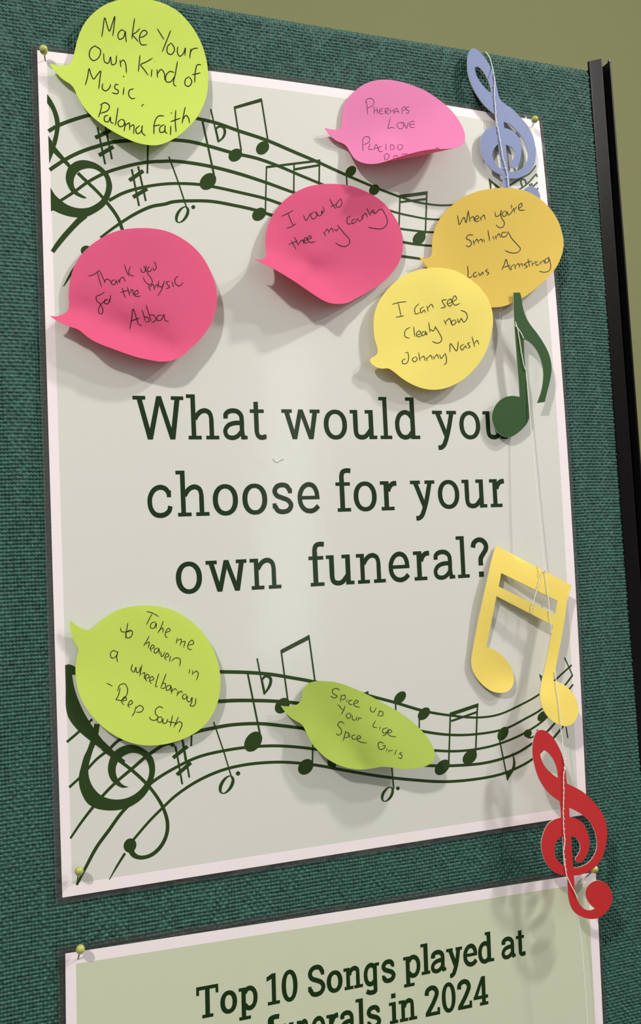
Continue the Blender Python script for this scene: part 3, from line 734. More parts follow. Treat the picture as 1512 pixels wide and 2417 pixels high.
head(lo, M, (862, 638), 30, 27); lo.stroke(M([(860, 662), (885, 668), (912, 652), (932, 610)]), [6, 4, 3, 2.5])
head(lo, M, (966, 515), 42, 27); lo.tri(M([(943, 212), (985, 245), (960, 285)]))
lo.line(M([(1125, 97), (1182, 226)]), 2.6); lo.line(M([(1134, 590), (1148, 671)]), 2.8)
flat_px('printed_music', lo, S_big(0.05), M_music, big)
# ------------------------------------------------------------------ sticky notes
def A_(p): return T(0, 0, 2.7, p)
def D_(p): return T(0, 440, 2.7, p)
def E_(p): return T(520, 420, 2.7, p)
def F_(p): return T(840, 420, 2.7, p)
def G_(p): return T(1050, 660, 3.273, p)
def I_(p): return T(1060, 1260, 3.78, p)
def N_(p): return T(1160, 1680, 4.295, p)
def C_(p): return T(952, 60, 2.7, p)
def S6(p): return T(760, 170, 4.2, p)
def hp(px):                                  # height of the big poster behind a photo point
    return on_surface(px, h_big)[:, 2]
def P2(s):                                   # "x,y x,y / x,y ..." -> strokes
    return [[tuple(float(q) for q in p.split(',')) for p in part.split()] for part in s.strip().split('/') if part.strip()]

def note(label, cv, outline, corners, ctrl, m, ink, pen, pw, group='speech bubble sticky notes', loc=None, extra=None):
    cp = cv([c[0] for c in ctrl]); hv = hp(cp) + np.array([c[1] for c in ctrl])
    h0 = tps(cp, hv)
    hf = lambda q: np.maximum(h0(q), hp(q) + 0.8)
    ol = catmull(cv(outline), 5, True, corners)
    c = at_h([np.mean(cv(outline), 0)], [1.0])[0] / 1000
    root = thing('sticky_note', label, 'sticky note', W(c[0], c[1], 0.001), group)
    body = sheet_px('paper', ol, (), hf, 0.13, m, root, 9)
    fl = Flat()
    for st in P2(ink):
        st = cv(st)
        if len(st) == 2: st = [st[0], ((st[0][0] + st[1][0]) / 2, (st[0][1] + st[1][1]) / 2), st[1]]
        fl.stroke(st, pw, 6, taper=5)
    flat_px('handwriting', fl, lambda V, k: at_h(V, hf(V) + 0.10 + k), pen, root)
    return root, hf

note('lime speech bubble note overlapping the top edge of the large poster, four handwritten lines', A_,
     [(312, 405), (375, 416), (425, 414), (450, 398), (468, 355), (480, 310), (490, 265), (512, 200), (550, 132), (610, 70), (680, 25), (760, -2), (830, -14), (900, -14), (970, 0), (1050, 25), (1130, 70), (1200, 140), (1255, 220), (1295, 310), (1318, 400), (1326, 480), (1322, 570), (1300, 660), (1260, 740), (1200, 810), (1130, 870), (1060, 908), (1000, 925), (930, 922), (860, 905), (780, 870), (700, 825), (620, 770), (560, 715), (520, 660), (490, 605), (472, 565), (452, 540), (400, 505), (350, 455)], (0,),
     [((312, 405), 4), ((480, 310), 2.5), ((600, 80), 3), ((850, -14), 3), ((1130, 70), 3), ((1326, 480), 3.5), ((900, 300), 2), ((480, 580), 4), ((700, 825), 7), ((1000, 925), 10), ((1260, 740), 7)], M_lime,
     """648,236 655,190 668,113 682,160 697,198 715,150 731,104 726,170 718,231 / 795,200 775,190 752,218 760,250 785,240 798,200 801,240 806,270 / 858,115 848,180 840,248 / 893,180 868,205 845,222 865,245 880,265 / 888,238 915,232 937,208 920,192 898,208 888,250 900,283 937,285 /
     1001,181 1022,215 1045,252 / 1088,192 1065,250 1033,331 / 1090,272 1066,298 1068,338 1093,346 1112,312 1090,272 / 1133,295 1130,335 1145,358 1168,340 1180,305 1178,355 / 1216,308 1208,372 / 1208,345 1228,312 1262,306 /
     610,288 578,312 570,360 595,386 630,364 640,318 605,292 / 660,338 668,395 690,402 704,362 714,412 735,405 742,352 / 764,380 770,428 / 766,400 785,382 798,400 806,466 / 892,350 887,400 882,457 / 973,370 930,395 897,412 920,445 944,480 / 968,440 963,490 / 985,388 986,393 / 1000,440 1004,496 / 1003,470 1025,442 1045,462 1050,512 / 1110,462 1082,455 1056,485 1060,520 1088,520 1112,485 / 1131,390 1117,470 1108,540 1124,549 /
     1205,488 1182,505 1180,540 1202,550 1222,520 1205,488 / 1282,413 1258,412 1246,445 1240,527 / 1222,476 1277,464 /
     543,543 558,490 568,437 582,480 597,503 620,475 640,452 635,510 629,566 / 655,530 652,565 675,578 698,558 705,535 / 756,540 736,538 732,562 754,578 748,596 712,590 / 790,555 784,606 / 852,565 824,575 822,610 840,628 862,624 / 783,482 792,492 / 905,680 906,670 918,664 /
     650,660 642,700 627,748 / 637,668 668,654 696,672 688,702 640,722 / 690,735 668,740 668,772 690,775 703,745 708,780 726,786 / 752,685 744,740 735,800 / 772,758 752,780 760,805 786,800 792,770 772,758 / 800,780 790,838 / 800,800 822,782 826,830 / 828,808 850,795 852,852 / 890,798 865,825 875,852 900,835 906,800 906,845 928,866 /
     1046,738 1008,740 986,775 980,856 / 975,803 1022,795 / 1048,792 1020,810 1020,842 1045,838 1052,800 1054,842 1068,850 / 1088,800 1086,862 / 1120,700 1116,770 1122,842 / 1085,775 1150,752 / 1180,680 1168,740 1160,787 / 1160,770 1185,735 1200,750 1208,786 / 1088,716 1096,724""", M_pen, 2.3)

note('hot pink speech bubble note at the left edge of the large poster, bottom curled', D_,
     [(318, 825), (360, 828), (400, 815), (430, 795), (440, 755), (438, 690), (445, 610), (465, 530), (500, 460), (550, 400), (620, 345), (700, 300), (790, 274), (880, 266), (970, 268), (1060, 285), (1140, 320), (1220, 375), (1290, 450), (1340, 540), (1370, 620), (1382, 700), (1375, 780), (1350, 860), (1310, 930), (1260, 990), (1200, 1045), (1150, 1085), (1090, 1110), (1020, 1116), (950, 1105), (880, 1090), (800, 1065), (720, 1035), (640, 1005), (580, 975), (540, 945), (510, 920), (490, 908), (440, 892), (390, 870), (345, 845)], (0,),
     [((318, 825), 9), ((440, 690), 3), ((620, 345), 1.5), ((900, 266), 1.5), ((1220, 375), 2), ((1382, 700), 6), ((900, 550), 2), ((560, 700), 2.6), ((480, 815), 3), ((640, 905), 3.2), ((800, 975), 3.6), ((950, 1025), 4.6), ((1080, 1040), 6.5), ((400, 870), 8), ((510, 920), 11), ((640, 1005), 12.5), ((800, 1065), 13), ((950, 1105), 13), ((1090, 1110), 12), ((800, 800), 3), ((1000, 850), 4), ((1100, 950), 6), ((1260, 990), 9)], M_hot,
     """562,572 600,560 625,540 633,534 / 620,545 633,595 648,640 / 632,534 660,590 670,612 668,600 682,590 700,600 708,615 / 735,595 715,600 712,622 730,625 742,600 748,625 / 752,590 762,612 765,592 782,578 800,607 / 792,497 806,540 822,572 / 832,508 820,550 838,568 855,570 /
     898,520 900,540 915,548 925,535 932,500 / 915,505 945,560 968,595 968,618 950,625 925,605 910,575 / 955,510 940,522 942,540 958,540 968,520 / 975,515 980,535 995,520 990,495 982,475 /
     668,672 640,690 615,700 615,725 640,750 655,785 648,812 630,805 632,770 660,735 682,725 / 690,720 672,720 665,742 685,748 700,715 / 698,740 706,690 / 780,645 788,680 800,712 / 765,675 822,660 / 812,640 822,680 828,697 / 826,682 842,655 852,697 / 856,690 880,680 874,660 856,682 866,700 896,698 /
     945,625 952,650 960,667 / 953,642 975,625 985,662 / 983,645 1000,625 1008,648 / 1010,598 1012,632 1030,640 1044,612 / 1048,600 1030,655 1005,698 / 1082,602 1058,612 1070,628 1082,640 1055,652 / 1095,605 1106,642 / 1086,575 1088,580 / 1138,570 1116,588 1118,620 1142,634 1168,612 /
     825,912 838,850 848,780 868,835 888,882 906,886 / 830,858 890,838 / 905,785 918,830 926,862 / 914,830 938,834 952,855 930,866 / 930,755 948,810 965,862 / 952,818 982,822 992,850 968,868 / 1032,818 1005,825 1000,852 1026,850 1045,815 1050,850 1076,862""", M_pen, 1.75)

note('hot pink speech bubble note over the middle of the upper printed staff', E_,
     [(210, 512), (245, 521), (275, 515), (292, 492), (288, 445), (287, 400), (295, 330), (320, 260), (360, 195), (410, 140), (480, 90), (560, 55), (640, 40), (730, 38), (820, 48), (900, 75), (980, 115), (1050, 170), (1110, 250), (1148, 330), (1162, 420), (1155, 490), (1125, 560), (1080, 620), (1020, 675), (950, 720), (880, 760), (810, 795), (750, 803), (690, 795), (640, 772), (560, 720), (480, 665), (400, 615), (330, 575), (270, 545)], (0,),
     [((210, 512), 12), ((290, 400), 4.5), ((480, 90), 1.5), ((730, 38), 1.5), ((1050, 170), 2), ((1162, 420), 4), ((700, 300), 2), ((600, 500), 2.5), ((400, 460), 3.5), ((330, 500), 6.5), ((440, 575), 6.5), ((560, 655), 6.5), ((700, 735), 7), ((260, 540), 14), ((330, 575), 18), ((480, 665), 20), ((640, 772), 18), ((760, 803), 10), ((760, 690), 4), ((950, 720), 5)], M_hot,
     """388,245 425,228 466,205 / 430,222 448,270 466,305 / 420,322 455,308 484,290 / 528,235 545,270 575,222 / 595,215 575,238 590,262 615,238 600,212 / 612,212 624,240 640,238 646,208 650,225 660,205 652,182 / 695,132 716,170 735,196 / 700,185 735,165 / 768,130 745,155 738,180 758,186 774,158 768,132 /
     450,398 468,430 482,456 / 430,425 492,400 / 470,374 488,410 500,432 / 498,422 520,395 535,422 / 530,402 552,390 545,378 530,402 545,414 560,405 / 560,392 580,380 570,368 555,392 572,410 605,405 /
     655,342 672,370 / 665,350 680,325 694,352 / 692,342 708,320 722,346 / 725,325 740,335 752,318 / 745,298 790,355 824,398 816,425 790,436 760,430 732,412 /
     830,240 808,258 812,292 838,290 / 862,262 840,268 840,290 862,280 870,258 / 874,252 884,275 902,258 902,238 908,262 / 904,248 925,225 938,252 / 932,190 950,228 960,240 / 955,228 972,205 985,228 / 965,215 988,226 1006,205 1030,200 1040,215 1062,262 1060,295 1030,322 985,322 942,313""", M_pen, 1.8)

note('amber speech bubble note below the blue clef, over the right edge of the poster', F_,
     [(400, 503), (440, 512), (472, 502), (484, 475), (484, 420), (492, 360), (515, 295), (555, 230), (610, 175), (680, 125), (760, 90), (850, 70), (940, 63), (1030, 70), (1110, 95), (1180, 140), (1240, 200), (1285, 270), (1312, 350), (1322, 420), (1310, 490), (1280, 560), (1230, 625), (1160, 690), (1090, 745), (1010, 790), (930, 820), (850, 824), (780, 815), (700, 780), (600, 730), (520, 670), (475, 610), (450, 565), (425, 535)], (0,),
     [((400, 503), 5), ((484, 420), 3), ((610, 175), 4), ((940, 63), 7.5), ((1100, 90), 8.0), ((1240, 200), 7), ((1322, 420), 6), ((1230, 625), 7), ((1010, 790), 7), ((850, 824), 6), ((900, 400), 5), ((600, 600), 2.0), ((700, 780), 3.2)], M_yel,
     """645,235 652,270 657,297 688,250 700,285 712,215 / 714,205 726,282 / 725,262 745,245 755,277 / 750,265 780,255 775,240 755,258 765,277 786,270 / 790,245 796,272 / 795,258 815,235 823,267 /
     885,215 892,245 915,235 928,205 / 922,205 925,250 945,288 935,312 912,316 892,298 / 950,208 930,230 943,246 960,225 950,208 / 962,210 972,236 988,222 1003,195 / 990,168 991,195 / 1004,188 1010,222 / 1008,203 1025,180 / 1030,195 1055,180 1055,160 1037,175 1040,203 1076,204 /
     748,365 718,363 702,385 728,400 735,422 715,438 700,428 / 745,395 755,427 / 752,412 770,390 782,416 / 780,402 797,390 807,412 / 810,388 820,408 / 840,332 846,370 852,402 / 870,370 880,392 / 885,365 895,392 / 893,378 910,355 922,382 / 958,345 930,350 930,375 955,370 970,338 / 970,345 992,385 1025,422 1047,452 1032,472 1008,478 978,474 948,461 /
     710,558 714,600 714,637 745,622 / 770,598 748,610 755,632 776,615 / 780,600 790,622 806,600 812,618 / 842,578 825,592 845,605 830,622 / 928,587 945,548 955,518 972,565 986,590 / 938,570 982,555 / 985,560 990,587 / 988,568 1006,548 / 1010,550 1016,582 / 1015,562 1035,545 1042,572 / 1040,558 1055,545 1063,567 / 1088,545 1070,550 1090,565 1073,577 / 1095,513 1106,567 / 1078,540 1122,528 / 1120,535 1126,562 / 1125,548 1146,528 / 1160,530 1145,540 1150,557 1170,545 / 1172,530 1178,552 / 1178,542 1195,525 1202,547 / 1222,508 1205,520 1210,542 1226,530 1225,503 1240,560 1232,588 1205,600 1165,594""", M_pen, 1.75)

note('lemon yellow speech bubble note overlapping the lower left of the amber note', F_,
     [(88, 1158), (100, 1145), (122, 1133), (137, 1112), (135, 1080), (118, 1020), (112, 950), (115, 880), (135, 810), (180, 735), (240, 670), (310, 620), (390, 588), (480, 573), (560, 575), (640, 595), (720, 640), (790, 700), (840, 770), (865, 840), (872, 910), (865, 980), (845, 1060), (810, 1140), (760, 1210), (700, 1270), (630, 1315), (560, 1342), (490, 1350), (420, 1340), (350, 1312), (290, 1275), (240, 1235), (205, 1214), (160, 1215), (120, 1200), (95, 1180)], (),
     [((88, 1158), 6), ((115, 920), 5), ((240, 670), 4), ((480, 573), 4.2), ((720, 640), 6.5), ((872, 910), 8), ((450, 800), 5), ((700, 1270), 8), ((490, 1350), 8), ((290, 1275), 8.5), ((200, 1100), 6), ((400, 1050), 6), ((620, 760), 7.5)], M_lem,
     """228,806 265,795 322,787 / 268,795 278,840 286,880 / 252,888 306,878 / 402,800 375,830 380,867 408,856 / 432,820 410,836 415,860 435,842 442,862 / 450,812 460,852 / 455,832 480,805 494,830 / 580,774 548,782 556,800 568,820 538,830 / 583,802 610,790 600,770 580,797 595,817 616,803 / 612,790 640,770 630,750 612,782 630,810 662,798 /
     345,950 315,970 312,1010 342,1022 / 366,946 370,980 374,1014 / 384,1002 410,992 406,975 388,984 385,1005 400,1013 418,1004 / 440,975 420,985 422,1005 438,996 444,978 447,1000 456,985 / 462,918 472,985 / 472,962 490,975 508,945 / 500,945 528,985 546,1030 530,1050 505,1050 485,1040 /
     560,903 575,937 / 570,918 595,895 607,932 / 628,903 608,915 615,937 637,920 628,903 / 645,895 655,922 670,895 685,918 708,892 700,858 665,842 /
     312,1116 332,1108 / 330,1110 335,1150 322,1180 298,1182 294,1165 318,1150 / 378,1138 358,1155 370,1172 390,1155 378,1138 / 398,1110 408,1167 / 408,1152 430,1135 440,1167 / 445,1140 455,1167 / 452,1152 475,1130 486,1157 / 490,1135 500,1157 / 498,1147 515,1125 527,1152 / 532,1125 542,1150 566,1118 / 568,1115 576,1150 572,1182 558,1190 /
     598,1110 602,1055 620,1078 640,1102 652,1040 / 688,1058 665,1075 675,1097 697,1070 703,1088 / 728,1048 710,1055 726,1075 710,1087 / 738,1010 756,1077 / 752,1058 770,1035 784,1062""", M_pen, 1.75)

note('lime speech bubble note covering the top of the clef on the lower staff', J,
     [(250, 183), (285, 215), (330, 242), (375, 255), (402, 243), (440, 205), (490, 165), (550, 128), (620, 102), (700, 88), (790, 85), (880, 95), (970, 125), (1060, 180), (1130, 240), (1195, 320), (1240, 410), (1268, 500), (1280, 600), (1272, 700), (1250, 780), (1205, 865), (1140, 935), (1060, 985), (970, 1020), (880, 1040), (790, 1046), (720, 1040), (640, 1018), (560, 980), (480, 925), (410, 855), (350, 775), (310, 690), (290, 600), (285, 510), (295, 440), (306, 395), (299, 368), (275, 330), (255, 270), (247, 220)], (0,),
     [((250, 183), 4), ((300, 500), 2.5), ((550, 128), 1.6), ((880, 95), 2), ((1195, 320), 3.5), ((1280, 600), 5), ((700, 400), 1.6), ((1205, 865), 5.5), ((880, 1040), 5.5), ((560, 980), 4.5), ((350, 775), 3.5), ((740, 170), 2.0), ((700, 650), 2.3)], M_lime,
     """770,125 815,137 857,162 / 812,140 790,180 772,218 / 838,198 808,205 800,237 825,240 838,205 840,242 / 888,190 872,235 850,275 / 855,258 885,240 884,272 / 900,272 935,255 925,240 902,272 905,300 920,305 /
     985,305 976,347 / 985,325 1010,316 1004,360 / 1010,338 1036,330 1026,374 / 1060,357 1096,345 1085,322 1058,352 1060,382 1086,388 /
     645,203 635,260 628,312 / 595,235 600,262 655,262 672,255 / 658,250 630,275 642,308 668,296 675,262 655,252 / 792,293 772,330 752,365 / 765,350 790,335 784,380 / 800,382 826,370 815,355 798,380 810,402 / 855,375 828,385 830,412 850,400 857,380 860,420 / 870,400 876,437 902,402 / 898,442 926,430 915,412 898,442 910,462 / 938,430 930,470 / 942,468 970,445 1002,452 1000,502 /
     1070,520 1065,552 / 1090,528 1087,562 / 1092,552 1115,535 1127,548 1115,598 / 575,405 540,395 525,420 535,445 562,435 576,400 568,440 575,475 /
     678,485 668,525 686,542 700,508 706,545 722,540 730,505 / 742,490 725,572 / 735,558 760,545 756,587 / 765,587 792,575 780,555 763,582 776,607 / 795,602 822,590 810,570 793,600 808,622 / 858,550 838,620 836,642 850,638 / 908,550 888,605 870,652 / 880,620 902,620 895,652 872,652 / 938,630 912,640 910,667 930,660 940,635 940,677 / 950,650 944,692 / 950,672 970,655 982,670 / 992,668 980,707 / 988,692 1010,672 1020,690 / 1042,690 1020,705 1026,727 1047,715 1045,693 / 1058,705 1050,735 1068,747 1085,715 1082,752 1072,772 1100,772 1112,718 /
     498,616 540,638 / 592,650 580,700 560,736 / 575,672 590,630 622,622 643,660 630,710 600,736 560,727 / 605,742 636,730 625,710 602,742 618,770 / 645,768 676,755 668,735 645,768 660,787 / 702,775 690,815 673,847 / 700,792 725,770 750,787 740,812 700,817 /
     888,790 862,778 835,800 835,830 852,850 832,872 800,865 792,845 / 872,845 848,860 856,887 880,875 872,845 / 890,858 884,890 905,892 920,860 / 952,838 935,917 / 915,880 978,892 / 992,848 960,922 / 965,907 1000,882 1015,892 995,956""", M_pen, 1.75)

note('leaf green speech bubble note tilting off the middle of the lower printed staff', Lc,
     [(408, 518), (440, 522), (480, 520), (512, 507), (531, 482), (538, 440), (550, 410), (575, 385), (620, 373), (680, 373), (740, 380), (810, 402), (880, 432), (950, 465), (1030, 510), (1110, 555), (1180, 605), (1240, 660), (1290, 720), (1320, 780), (1325, 825), (1310, 855), (1270, 878), (1200, 892), (1130, 895), (1060, 885), (1010, 882), (950, 892), (890, 898), (830, 893), (770, 878), (710, 850), (650, 805), (600, 750), (570, 700), (550, 655), (535, 632), (510, 615), (470, 590), (435, 555)], (0,),
     [((408, 518), 5), ((540, 440), 3), ((640, 373), 2), ((574, 441), 2.5), ((709, 661), 4.5), ((800, 770), 7), ((877, 867), 9.5), ((650, 805), 10), ((770, 878), 11.5), ((600, 700), 8), ((550, 655), 7), ((880, 432), 3), ((800, 600), 5), ((900, 730), 9), ((960, 850), 13), ((1110, 555), 6.5), ((1290, 720), 12), ((1325, 825), 16), ((1130, 895), 18), ((1000, 882), 15), ((1050, 700), 12)], M_lime2,
     """762,427 738,415 715,427 722,447 745,462 730,472 702,460 / 770,450 764,497 / 768,462 790,455 790,477 768,482 / 805,478 800,497 / 838,485 815,490 818,510 838,512 / 845,507 870,495 860,485 842,507 855,522 882,527 / 945,520 942,545 960,556 978,528 / 1000,545 984,582 / 990,552 1015,555 1015,577 990,577 /
     748,508 765,530 780,546 / 793,518 780,550 768,572 / 818,560 798,575 808,594 827,578 818,560 / 836,575 835,600 855,602 863,580 / 874,585 868,610 / 872,594 893,590 / 974,605 958,642 985,650 / 1000,640 997,662 / 1045,648 1015,660 1020,682 1042,672 1050,655 1030,692 1012,697 / 1045,682 1070,672 1060,660 1045,682 1060,697 1096,704 /
     788,627 765,612 748,632 766,655 770,680 750,693 738,680 / 797,665 780,727 / 795,677 812,680 805,707 788,707 / 822,685 818,710 / 852,690 832,700 838,717 857,715 / 860,717 885,708 875,695 860,714 875,730 922,741 / 1024,742 995,735 988,755 1000,777 1026,770 1030,756 1012,756 / 1042,770 1036,790 / 1054,778 1050,797 / 1055,787 1077,782 / 1097,780 1085,812 / 1133,795 1115,802 1130,815 1125,832 1106,825""", M_pen, 1.65)

# the pale pink note whose lower edge curls out past edge-on, so its underside shows
def curled_note():
    cv = S6
    front = [(22, 553), (90, 568), (150, 568), (186, 550), (195, 505), (198, 430), (220, 330), (260, 255), (320, 190), (400, 130), (480, 95), (560, 78), (640, 75), (720, 84), (820, 108), (930, 145), (1040, 195), (1130, 255), (1220, 325), (1300, 405), (1360, 490), (1400, 570), (1415, 630), (1410, 690), (1370, 735), (1300, 757),
             (1240, 770), (1160, 787), (1100, 800), (1000, 822), (900, 842), (800, 860), (720, 872), (640, 884), (560, 905), (480, 912), (400, 900), (330, 865), (280, 800), (245, 740), (215, 715), (140, 680), (70, 620)]
    lip = [(1300, 757), (1240, 762), (1200, 764), (1100, 766), (1000, 780), (900, 803), (800, 832), (720, 856), (640, 884)]
    ctrl = [((22, 553), 4), ((198, 430), 2), ((320, 190), 2), ((640, 75), 2), ((1040, 195), 3), ((1300, 405), 6), ((1415, 660), 17), ((1300, 757), 20), ((1160, 785), 19), ((1000, 822), 18), ((800, 858), 16), ((640, 884), 14), ((480, 912), 11), ((300, 820), 5), ((700, 450), 2.5), ((800, 700), 6), ((1100, 620), 9), ((230, 730), 3)]
    cp = cv([c[0] for c in ctrl]); hf = tps(cp, hp(cp) + np.array([c[1] for c in ctrl]))
    c = at_h([np.mean(cv(front), 0)], [1.0])[0] / 1000
    root = thing('sticky_note', 'pale pink speech bubble note on the large poster top edge, lower edge curling outward', 'sticky note', W(c[0], c[1], 0.001), 'speech bubble sticky notes')
    sheet_px('paper', catmull(cv(front), 5, True, (0, 25, 33)), (), hf, 0.13, M_pink, root, 9)
    # curled lower edge: strip from the crease out to the lip
    cr = [(1300, 757), (1240, 770), (1160, 787), (1100, 800), (1000, 822), (900, 842), (800, 860), (720, 872), (640, 884)]
    a = catmull(cv(cr), 5); b = catmull(cv(lip), 5)
    n = min(len(a), len(b)); 
    ra = np.stack([np.interp(np.linspace(0, 1, 41), np.linspace(0, 1, len(a)), a[:, k]) for k in (0, 1)], 1)
    rb = np.stack([np.interp(np.linspace(0, 1, 41), np.linspace(0, 1, len(b)), b[:, k]) for k in (0, 1)], 1)
    rows = []
    for s in np.linspace(0, 1, 5):
        q = ra * (1 - s) + rb * s
        bow = np.sin(np.pi * np.linspace(0, 1, 41)) ** 0.7
        rows.append(at_h(q, hf(ra) + 9.0 * bow * (s ** 0.8)))
    V = np.concatenate(rows); n = 41
    F = [(r * n + i, r * n + i + 1, (r + 1) * n + i + 1, (r + 1) * n + i) for r in range(4) for i in range(n - 1)]
    V2 = V.copy(); V2[:, 1] += 0.12
    m = len(V)
    F2 = F + [tuple(q + m for q in reversed(t)) for t in F] + [(4 * n + i, 4 * n + i + 1, 4 * n + i + 1 + m, 4 * n + i + m) for i in range(n - 1)]
    link('curled_edge', wv(np.vstack([V, V2])), F2, M_pink, root, smooth=True)
    ink = """440,290 446,350 450,420 / 428,305 445,268 480,260 512,285 505,325 465,350 442,352 / 514,340 517,417 / 545,350 550,417 / 515,382 550,380 / 607,355 572,373 565,400 580,414 608,410 / 566,390 602,382 / 622,360 626,417 / 622,366 652,357 655,378 627,390 662,417 / 672,360 675,414 / 706,360 711,412 / 672,387 710,382 / 714,412 735,358 766,410 / 720,392 760,388 / 790,350 795,414 / 790,353 822,345 826,367 794,382 / 865,345 840,350 835,370 862,387 850,407 830,402 /
    676,453 662,510 654,556 690,548 720,557 / 648,561 662,553 / 772,495 745,515 750,550 782,563 806,540 800,507 768,497 / 803,490 820,525 836,557 848,520 856,490 / 917,490 882,490 866,520 880,548 917,549 / 866,521 922,515 /
    406,660 402,720 406,787 / 398,672 430,640 468,650 466,690 408,722 / 476,705 462,766 502,766 / 508,777 535,718 562,777 / 518,757 552,752 / 592,735 566,745 558,775 576,790 602,782 / 632,708 632,777 / 676,720 678,774 / 670,722 706,725 712,757 678,774 / 768,714 745,740 760,770 790,760 797,730 766,714 /
    615,823 620,872 / 610,827 640,810 663,825 655,855 625,873 / 705,853 708,838 728,828 748,835 750,842 / 785,832 792,815 812,812 820,820 832,808 850,812 / 1115,765 1130,755 1150,755 1165,763"""
    fl = Flat()
    for st in P2(ink):
        st = cv(st)
        if len(st) == 2: st = [st[0], ((st[0][0] + st[1][0]) / 2, (st[0][1] + st[1][1]) / 2), st[1]]
        fl.stroke(st, 1.3, 6, taper=4)
    flat_px('handwriting', fl, lambda V, k: at_h(V, hf(V) + 0.10 + k), M_penp, root)
curled_note()

# ------------------------------------------------------------------ card cut-outs hanging on the thread
def cutout(name, label, cat, cv, outline, corners, holes, ctrl, m, thick=0.65):
    cp = cv([c[0] for c in ctrl]); hf = tps(cp, [c[1] for c in ctrl])
    ol = catmull(cv(outline), 4, True, corners)
    hs = [catmull(cv(h), 4, True, c) for h, c in holes]
    v, f = cdt(ol, hs, 14)
    o = sheet_px(name, ol, hs, hf, thick, [m, M_core], None, 14)
    c = np.mean([p.co for p in o.data.vertices[:len(o.data.vertices) // 2]], 0)
    o.data.transform(Matrix.Translation(-Vector(c))); o.location = Vector(c)
    tag(o, label, cat, 'card music symbols on the thread')
    return hf
blue_o = [(440, 145), (470, 155), (505, 190), (540, 240), (565, 290), (585, 350), (600, 420), (614, 468), (640, 496), (690, 530), (740, 580), (790, 640), (825, 710), (843, 790), (840, 850), (820, 910), (780, 950), (730, 973), (674, 975), (678, 1050), (690, 1120), (715, 1165), (745, 1180), (780, 1172), (752, 1130), (748, 1085), (768, 1045), (805, 1026), (845, 1040), (870, 1085), (862, 1135), (830, 1185), (780, 1212), (725, 1212), (675, 1180), (648, 1125), (638, 1060), (632, 956), (615, 950), (565, 920), (520, 870), (495, 810), (490, 745), (505, 690), (540, 657), (592, 648), (585, 570), (545, 537), (500, 490), (460, 430), (430, 370), (410, 300), (406, 230), (415, 175)]
hB = cutout('treble_clef_cutout', 'blue card treble clef hanging near the top right corner of the poster', 'music symbol', C_, blue_o, (13, 18, 23, 37, 45, 46),
       [([(455, 270), (470, 262), (500, 285), (530, 330), (550, 375), (561, 433), (530, 410), (495, 370), (470, 330)], (5,)),
        ([(637, 612), (680, 632), (720, 670), (760, 720), (785, 780), (795, 830), (785, 870), (760, 905), (720, 928), (668, 934), (660, 850), (651, 758), (690, 780), (708, 815), (700, 850), (680, 882), (686, 902), (710, 909), (735, 880), (748, 830), (750, 770), (730, 710), (690, 670), (641, 652)], (0, 9, 11, 23)),
        ([(605, 753), (577, 785), (565, 830), (580, 870), (605, 903), (624, 917), (614, 830)], (0, 5))],
       [((440, 145), 4.5), ((620, 480), 6.6), ((500, 800), 7.6), ((830, 800), 7.4), ((700, 1200), 7.6), ((850, 1100), 7.6)], M_blue)
green_o = [(527, 100), (580, 100), (590, 150), (602, 222), (622, 285), (660, 350), (710, 415), (760, 490), (800, 570), (820, 650), (820, 720), (805, 800), (785, 880), (770, 945), (710, 953), (740, 870), (755, 790), (757, 700), (742, 630), (715, 560), (680, 508), (642, 474), (608, 457), (613, 600), (622, 700), (632, 800), (640, 920), (648, 1000), (650, 1065), (632, 1110), (600, 1150), (560, 1185), (520, 1210), (480, 1217), (440, 1205), (395, 1165), (370, 1110), (362, 1060), (375, 1000), (410, 945), (460, 910), (520, 898), (576, 906), (570, 800), (560, 680), (548, 520), (540, 400), (532, 260)]
hG = cutout('eighth_note_cutout', 'dark green card eighth note hanging over the last word of the heading', 'music symbol', G_, green_o, (0, 1, 13, 14, 22, 42), [],
       [((550, 100), 14.5), ((820, 700), 15.5), ((400, 1080), 10.5), ((640, 1080), 12.5), ((560, 600), 13.5)], M_green)
gold_o = [(418, 105), (1092, 462), (1060, 560), (1022, 800), (990, 980), (962, 1120), (928, 1310), (980, 1325), (1040, 1360), (1090, 1410), (1130, 1470), (1150, 1545), (1145, 1610), (1120, 1670), (1080, 1705), (1030, 1715), (960, 1695), (900, 1655), (850, 1590), (820, 1520), (808, 1440), (818, 1350), (840, 1240), (880, 1050), (905, 910), (923, 816), (420, 556), (380, 760), (350, 910), (331, 1010), (390, 1030), (450, 1070), (510, 1130), (555, 1200), (575, 1280), (570, 1340), (540, 1390), (490, 1415), (430, 1418), (370, 1400), (300, 1350), (240, 1280), (205, 1210), (195, 1130), (210, 1030), (235, 890), (265, 740), (300, 580), (340, 400), (385, 200)]
hY = cutout('beamed_notes_cutout', 'yellow card pair of beamed notes hanging at the lower right of the poster', 'music symbol', I_, gold_o, (0, 1, 6, 25, 26, 29), [(catmull([(462, 350), (965, 598), (943, 722), (440, 470)], 3, True, (0, 1, 2, 3)).tolist(), tuple(range(12)))],
       [((418, 105), 6.5), ((1092, 462), 15), ((200, 1150), 5.5), ((560, 1300), 7), ((1140, 1560), 20), ((820, 1480), 17), ((700, 450), 14)], M_gold)
